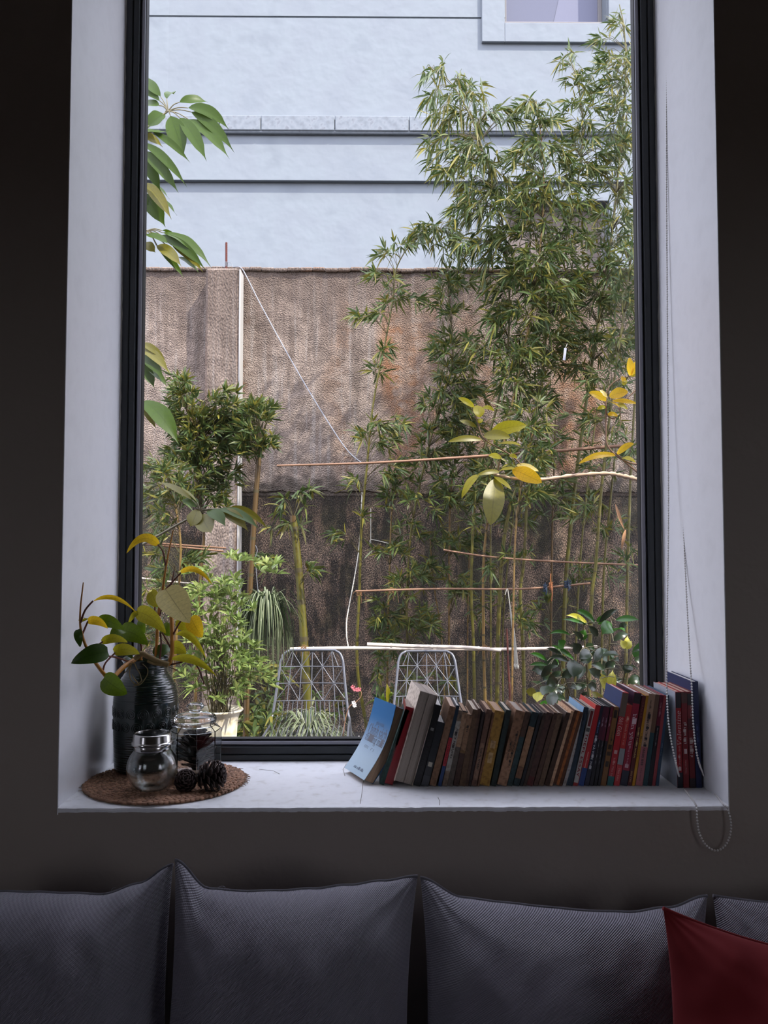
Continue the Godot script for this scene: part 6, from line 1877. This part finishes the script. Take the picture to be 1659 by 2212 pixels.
		[1310, 1324, 1358.5, 1497, "a81c26", "tall scarlet novel with a photo at its head and a teal foot", {"worn": false, "left": "1f3568", "bands": [[0.74, 0.99, "6a5a50"], [0.0, 0.10, "1f5f60"]], "text": [["Sài Gòn", 0.63, 0.20, 0.62, "d8b9b4", 1, true], ["Trần Thu Sa", 0.20, 0.2, 0.4, "d08a8a", 1], ["❀", 0.36, 0.04, 0.5, "c9a0a0", 1]], "pages": "pages_white", "depth": 0.135}],
		[1325, 1337.5, 1366, 1524, "ad2a2a", "shorter red novel with a grey picture panel in its lower half", {"worn": false, "bands": [[0.26, 0.46, "8d9194"], [0.0, 0.25, "b43238"]], "text": [["lập lánh em vui", 0.68, 0.36, 0.5, "d0a090", 1, true], ["Thu Cúc", 0.14, 0.16, 0.35, "d69a94", 1]], "depth": 0.12}],
		[1338.5, 1354.5, 1386, 1497, "8e1430", "crimson novel with flowing white script and a plum cover", {"worn": false, "left": "38223a", "bands": [[0.88, 0.99, "2a2228"], [0.0, 0.16, "232838"]], "text": [["hẹn yêu", 0.60, 0.34, 0.75, "d9c0c8", 1, true, true], ["Hồng Lê Hoa", 0.34, 0.22, 0.3, "c98a9a", 1], ["❀", 0.21, 0.04, 0.5, "c9a0a8", 1]], "pages": "pages_white", "depth": 0.14}],
		[1355, 1364, 1396, 1504, "55161a", "maroon book with yellow capitals, left of the mustard spine", {"worn": false, "text": [["QUẬT THẬP NHÂN", 0.48, 0.34, 0.45, "c8b070", 1], ["TÂM LÝ", 0.84, 0.18, 0.3, "8a4a44", 1], ["BÙI CHI", 0.10, 0.12, 0.4, "c79a6a", 1]], "pages": "pages_white", "depth": 0.135}],
		[1364.5, 1371, 1402, 1503, "b98518", "thin mustard yellow spine between the maroon and the cream pink books", {"worn": false, "text": [["CẨM NANG", 0.45, 0.26, 0.5, "7a5410", 1]], "pages": "pages_white", "depth": 0.135}],
		[1372, 1387.5, 1416.5, 1500, "ab8a72", "cream and pink computer manual with dark capitals along its spine", {"worn": false, "bands": [[0.0, 0.42, "a8646a"], [0.42, 0.70, "b39680"]], "text": [["HƯỚNG DẪN THIẾT KẾ TRANG WEB", 0.51, 0.58, 0.42, "28222c", 1], ["tin học", 0.88, 0.1, 0.25, "6a5648", 1], ["nhà sách", 0.12, 0.14, 0.2, "6a3f44", 1]], "pages": "pages_white", "depth": 0.14}],
		[1388, 1398.5, 1425.5, 1501, "6f5442", "brown topped book with a teal lower spine beside the computer manual", {"worn": false, "bands": [[0.0, 0.58, "23474f"]], "pages": "pages_white", "depth": 0.14}],
		[1399, 1407.5, 1434.5, 1502, "6a1730", "maroon headed book turning black below, right of the teal one", {"worn": false, "bands": [[0.0, 0.66, "1c1a22"]], "text": [["TIN HỌC", 0.84, 0.16, 0.4, "b07a84", 1], ["lập trình căn bản", 0.54, 0.2, 0.3, "8d8d92", 1]], "pages": "pages_white", "depth": 0.14}],
		[1408, 1415.5, 1441, 1502, "a8454a", "thin coral red spine, second from the right end of the leaning row", {"worn": false, "pages": "pages_white", "depth": 0.14}],
		[1416, 1423, 1446, 1502, "34506a", "thin steel blue spine at the right end of the leaning row", {"worn": false, "text": [["sổ tay", 0.4, 0.14, 0.3, "7f98b0", 1]], "pages": "pages_white", "depth": 0.14}],
		[1463, 1475, 1470.5, 1494, "a3161f", "upright red novel with slanting white script, first beyond the gap", {"worn": false, "left": "a9b0bb", "z": -0.122, "bands": [[0.83, 0.99, "2a272b"], [0.0, 0.16, "1c2330"]], "text": [["Valentine", 0.62, 0.36, 0.75, "d8b6b6", -1, true, true], ["Chuyện tình", 0.33, 0.22, 0.5, "d0a0a0", -1, true, true], ["❀", 0.20, 0.04, 0.5, "d8c8c8", -1]], "pages": "pages_pink", "depth": 0.145}],
		[1476.3, 1489, 1483.5, 1494, "7c1018", "upright dark red novel between two others beyond the gap", {"worn": false, "z": -0.122, "bands": [[0.88, 0.99, "5a3a34"], [0.14, 0.30, "8f1820"]], "text": [["LẠI MẤT gì", 0.57, 0.22, 0.6, "d6c4c0", -1], ["❀", 0.38, 0.05, 0.5, "d0b8b8", -1], ["Thùy Châu", 0.22, 0.14, 0.25, "c79a94", -1]], "pages": "pages_pink", "depth": 0.145}],
		[1490.3, 1503, 1496, 1494, "741217", "upright dark red novel leaning on the large navy book", {"worn": false, "z": -0.122, "bands": [[0.86, 0.98, "1c1416"], [0.60, 0.72, "4a0c10"], [0.0, 0.10, "26161a"]], "text": [["LẠI MẤT P", 0.42, 0.20, 0.6, "c8b4b0", 1], ["tập truyện", 0.80, 0.12, 0.25, "a07070", 1]], "pages": "pages_pink", "depth": 0.145}],
		[1504.3, 1517, 1508, 1472, "15224e", "large navy book at the far right end against the niche cheek", {"worn": false, "z": -0.122, "left": "16265a", "pages": "pages_white", "depth": 0.165, "text": [["tự điển", 0.5, 0.2, 0.3, "3b4c80", 1]]}],
	]
	for e in rows:
		book(e)

# ---------------------------------------------------------------- blind chain
func build_chain() -> void:
	var left := [[1444, -90, 2.02], [1441, 100, 2.02], [1440, 400, 2.02], [1442, 760, 2.01], [1444, 1100, 1.98], [1441, 1350, 1.90], [1440, 1460, 1.855], [1444, 1560, 1.82], [1458, 1640, 1.80]]
	var right := [[1449, -90, 2.01], [1452, 100, 2.01], [1458, 400, 2.01], [1466, 760, 2.0], [1477, 1150, 1.955], [1489, 1400, 1.88], [1494, 1480, 1.845], [1498, 1570, 1.82], [1508, 1640, 1.80]]
	var pts := pixpath(left, 2.0)
	for q in [[1472, 1693], [1484, 1712], [1499, 1732]]: pts.append(on_level(q[0], q[1], SILL + 0.0025))
	for q in [[1505, 1746, 1.722], [1506, 1770, 1.72], [1510, 1797, 1.72], [1522, 1822, 1.72], [1540, 1836, 1.72], [1558, 1834, 1.72], [1572, 1818, 1.72], [1579, 1792, 1.72], [1577, 1765, 1.72], [1570, 1745, 1.722]]: pts.append(P(q[0], q[1], q[2]))
	for q in [[1562, 1737], [1545, 1715], [1528, 1692]]: pts.append(on_level(minf(q[0], 1568), q[1], SILL + 0.0025))
	var rp := pixpath(right, 2.0)
	rp.reverse()
	pts += rp
	var path := smooth_path(pts, 10)
	var o: Vector3 = P(1540, 1836, 1.72)
	var t := thing("blind_chain", "long white ball chain loop hanging beside the right niche cheek over the sill edge", "blind chain", o)
	var mb := MB.new()
	mb.tube(path, [0.0008], 4)
	part("cord", mb, M["string"], t, o)
	# beads every six millimetres
	var where := []
	var want := 0.0
	var run := 0.0
	for k in path.size() - 1:
		var seg: float = (path[k + 1] - path[k]).length()
		while want <= run + seg:
			where.append(path[k].lerp(path[k + 1], (want - run) / seg)); want += 0.0060
		run += seg
	mb = MB.new()
	mb.ball(Vector3.ZERO, Vector3(0.0022, 0.0022, 0.0022), 8, 6)
	var mm := MultiMesh.new()
	mm.transform_format = MultiMesh.TRANSFORM_3D
	mm.mesh = mb.mesh(M["chain_bead"])
	mm.instance_count = where.size()
	for k in where.size():
		mm.set_instance_transform(k, Transform3D(Basis(), where[k] - o))
	var mi := MultiMeshInstance3D.new()
	mi.name = "beads"
	mi.multimesh = mm
	mi.set_meta("kind", "stuff")
	t.add_child(mi, true)

# ---------------------------------------------------------------- sofa and cushions
# a filled cushion between four corners; the edges sag between pulled-out corners
func cushion(label: String, m: String, tl: Vector3, tr: Vector3, bl: Vector3, br: Vector3, thick: float, sag: float, seed_: int, top_curve := []) -> Node3D:
	var c := (tl + tr + bl + br) / 4
	var foot := Vector3(c.x, (bl.y + br.y) / 2, c.z)
	var t := thing("cushion", label, "cushion", foot)
	var out := ((tr - tl).cross(tl - bl)).normalized()
	if out.z < 0: out = -out
	var nz := FastNoiseLite.new()
	nz.frequency = 5.0; nz.fractal_octaves = 3; nz.seed = seed_
	var n := 56
	var mb := MB.new()
	var edge := []
	for side in [1.0, -1.0]:
		var first := mb.v.size()
		for j in n + 1:
			for k in n + 1:
				# denser towards the rim
				var u := sin((float(k) / n - 0.5) * PI)
				var v := sin((float(j) / n - 0.5) * PI)
				var p := (tl.lerp(tr, u * 0.5 + 0.5)).lerp(bl.lerp(br, u * 0.5 + 0.5), v * 0.5 + 0.5)
				# pull the sides in between the corners
				var across := (tr - tl).normalized()
				var down := (bl - tl).normalized()
				var topsag := sag * (1.0 - u * u)
				if top_curve.size():
					var f := (u * 0.5 + 0.5) * (top_curve.size() - 1)
					var i0 := mini(int(f), top_curve.size() - 2)
					topsag = lerpf(top_curve[i0], top_curve[i0 + 1], smoothstep(0.0, 1.0, f - i0))
				p += down * topsag * pow((1.0 - v) * 0.5, 1.5)
				p -= down * sag * (1.0 - u * u) * pow((1.0 + v) * 0.5, 2.0)
				p -= across * signf(u) * sag * 0.8 * (1.0 - v * v) * pow(absf(u), 2.0)
				var body := pow(maxf(1.0 - pow(absf(u), 2.6), 0.0), 0.55) * pow(maxf(1.0 - pow(absf(v), 2.6), 0.0), 0.55)
				var rimw := 1.0 - pow(1.0 - body, 3.0)
				var wr := nz.get_noise_2d(u * 0.16 + seed_, v * 0.10) * 0.020 + nz.get_noise_2d(u * 0.5, v * 0.3 + seed_) * 0.005
				# tension folds running in from the corners
				for cx in [-1.0, 1.0]:
					for cy in [-1.0, 1.0]:
						var q := Vector2(u - cx, v - cy)
						wr += 0.0035 * sin(atan2(q.y, q.x) * 13.0 + seed_) * exp(-q.length() * 2.6)
				p += out * side * (body * thick * 0.5 + wr * rimw * (1.0 if side > 0 else 0.3))
				mb.put(p, out * side, Vector2(u * 0.5 + 0.5, v * 0.5 + 0.5))
				if side > 0 and j == 0: edge.append(p)
		for j in n:
			for k in n:
				var a := first + j * (n + 1) + k
				mb.tri(a, a + 1, a + n + 2); mb.tri(a, a + n + 2, a + n + 1)
		for j in n + 1:
			for k in n + 1:
				var a := first + j * (n + 1) + k
				var dx := mb.v[first + j * (n + 1) + mini(k + 1, n)] - mb.v[first + j * (n + 1) + maxi(k - 1, 0)]
				var dy := mb.v[first + mini(j + 1, n) * (n + 1) + k] - mb.v[first + maxi(j - 1, 0) * (n + 1) + k]
				var g := dx.cross(dy).normalized()
				if g.dot(out) * side < 0: g = -g
				if g.length() > 0.1: mb.n[a] = g
	part("cover", mb, M[m], t, foot)
	mb = MB.new()
	mb.tube(edge, [0.0032], 6)
	part("seam", mb, M[m], t, foot)
	return t

func build_sofa() -> void:
	# bench under the window; only its back cushions come into the picture
	var t := thing("sofa", "low bench sofa under the window that carries the grey back cushions", "sofa", Vector3(0, 0, 0.45))
	var mb := MB.new()
	mb.box(Vector3(0, 0.13, 0.47), Vector3(2.9, 0.26, 0.86), 0.01)
	part("base", mb, M["sofa_wood"], t, t.position)
	mb = MB.new()
	mb.box(Vector3(0, 0.335, 0.47), Vector3(2.86, 0.15, 0.84), 0.03)
	part("seat_pad", mb, M["grey_twill"], t, t.position)
	var low := 0.40
	var zt := 0.15
	var zb := 0.24
	var dt := EYE.z - zt
	var mk := func(px: float, py: float, d: float) -> Vector3: return P(px, py, d)
	var bot := func(px: float) -> Vector3:
		var q := P(px, 2212, EYE.z - zb)
		return Vector3(q.x, low, zb)
	cushion("grey twill back cushion at the far left, under the vase", "grey_twill", mk.call(-150, 1905, dt), mk.call(374, 1868, dt), bot.call(-170), bot.call(366), 0.22, 0.014, 3, [0.0, 0.018, 0.025, 0.030, 0.036, 0.042, 0.028, 0.0])
	cushion("grey twill back cushion in the middle, its left corner peaked against the wall", "grey_twill", mk.call(378, 1858, dt - 0.012), mk.call(902, 1893, dt - 0.012), bot.call(336), bot.call(888), 0.23, 0.016, 5, [0.0, 0.044, 0.045, 0.040, 0.033, 0.023, 0.012, 0.0])
	cushion("wrinkled grey twill back cushion right of the middle, behind the red one", "grey_twill", mk.call(908, 1896, dt - 0.01), mk.call(1528, 1936, dt - 0.005), bot.call(908), bot.call(1510), 0.22, 0.016, 8, [0.0, 0.029, 0.033, 0.036, 0.038, 0.036, 0.024, 0.0])
	cushion("grey twill back cushion at the far right edge, mostly behind the red cushion", "grey_twill", mk.call(1540, 1935, dt + 0.02), mk.call(2060, 1930, dt), bot.call(1545), bot.call(2050), 0.16, 0.018, 11)
	var d2 := EYE.z - 0.33
	cushion("small dark red cushion propped in front of the grey ones on the right", "red_cloth", P(1432, 1962, d2), P(1930, 2080, d2 + 0.02), P(1445, 2480, d2 - 0.12), P(1930, 2560, d2 - 0.12), 0.13, 0.018, 14)
	# loose threads on the cushion seams
	for e in [[[240, 1925], [243, 1919], [250, 1917], "short frayed thread on the far left cushion, farther from its corner"], [[303, 1912], [307, 1907], [313, 1908], "curled frayed thread on the far left cushion, nearer its raised corner"], [[470, 1918], [480, 1914], [487, 1917], "longer loose thread on the middle cushion seam"], [[424, 1909], [430, 1906], [434, 1908], "tiny loose thread on the middle cushion close to its peaked corner"]]:
		var a := P(e[0][0], e[0][1], dt)
		t = thing("loose_thread", e[3], "thread", a, "frayed threads on the cushion seams")
		mb = MB.new()
		mb.tube(smooth_path(pixpath(e.slice(0, 3), dt), 4), [0.0006, 0.0004], 4)
		part("fibre", mb, M["thread"], t, a)
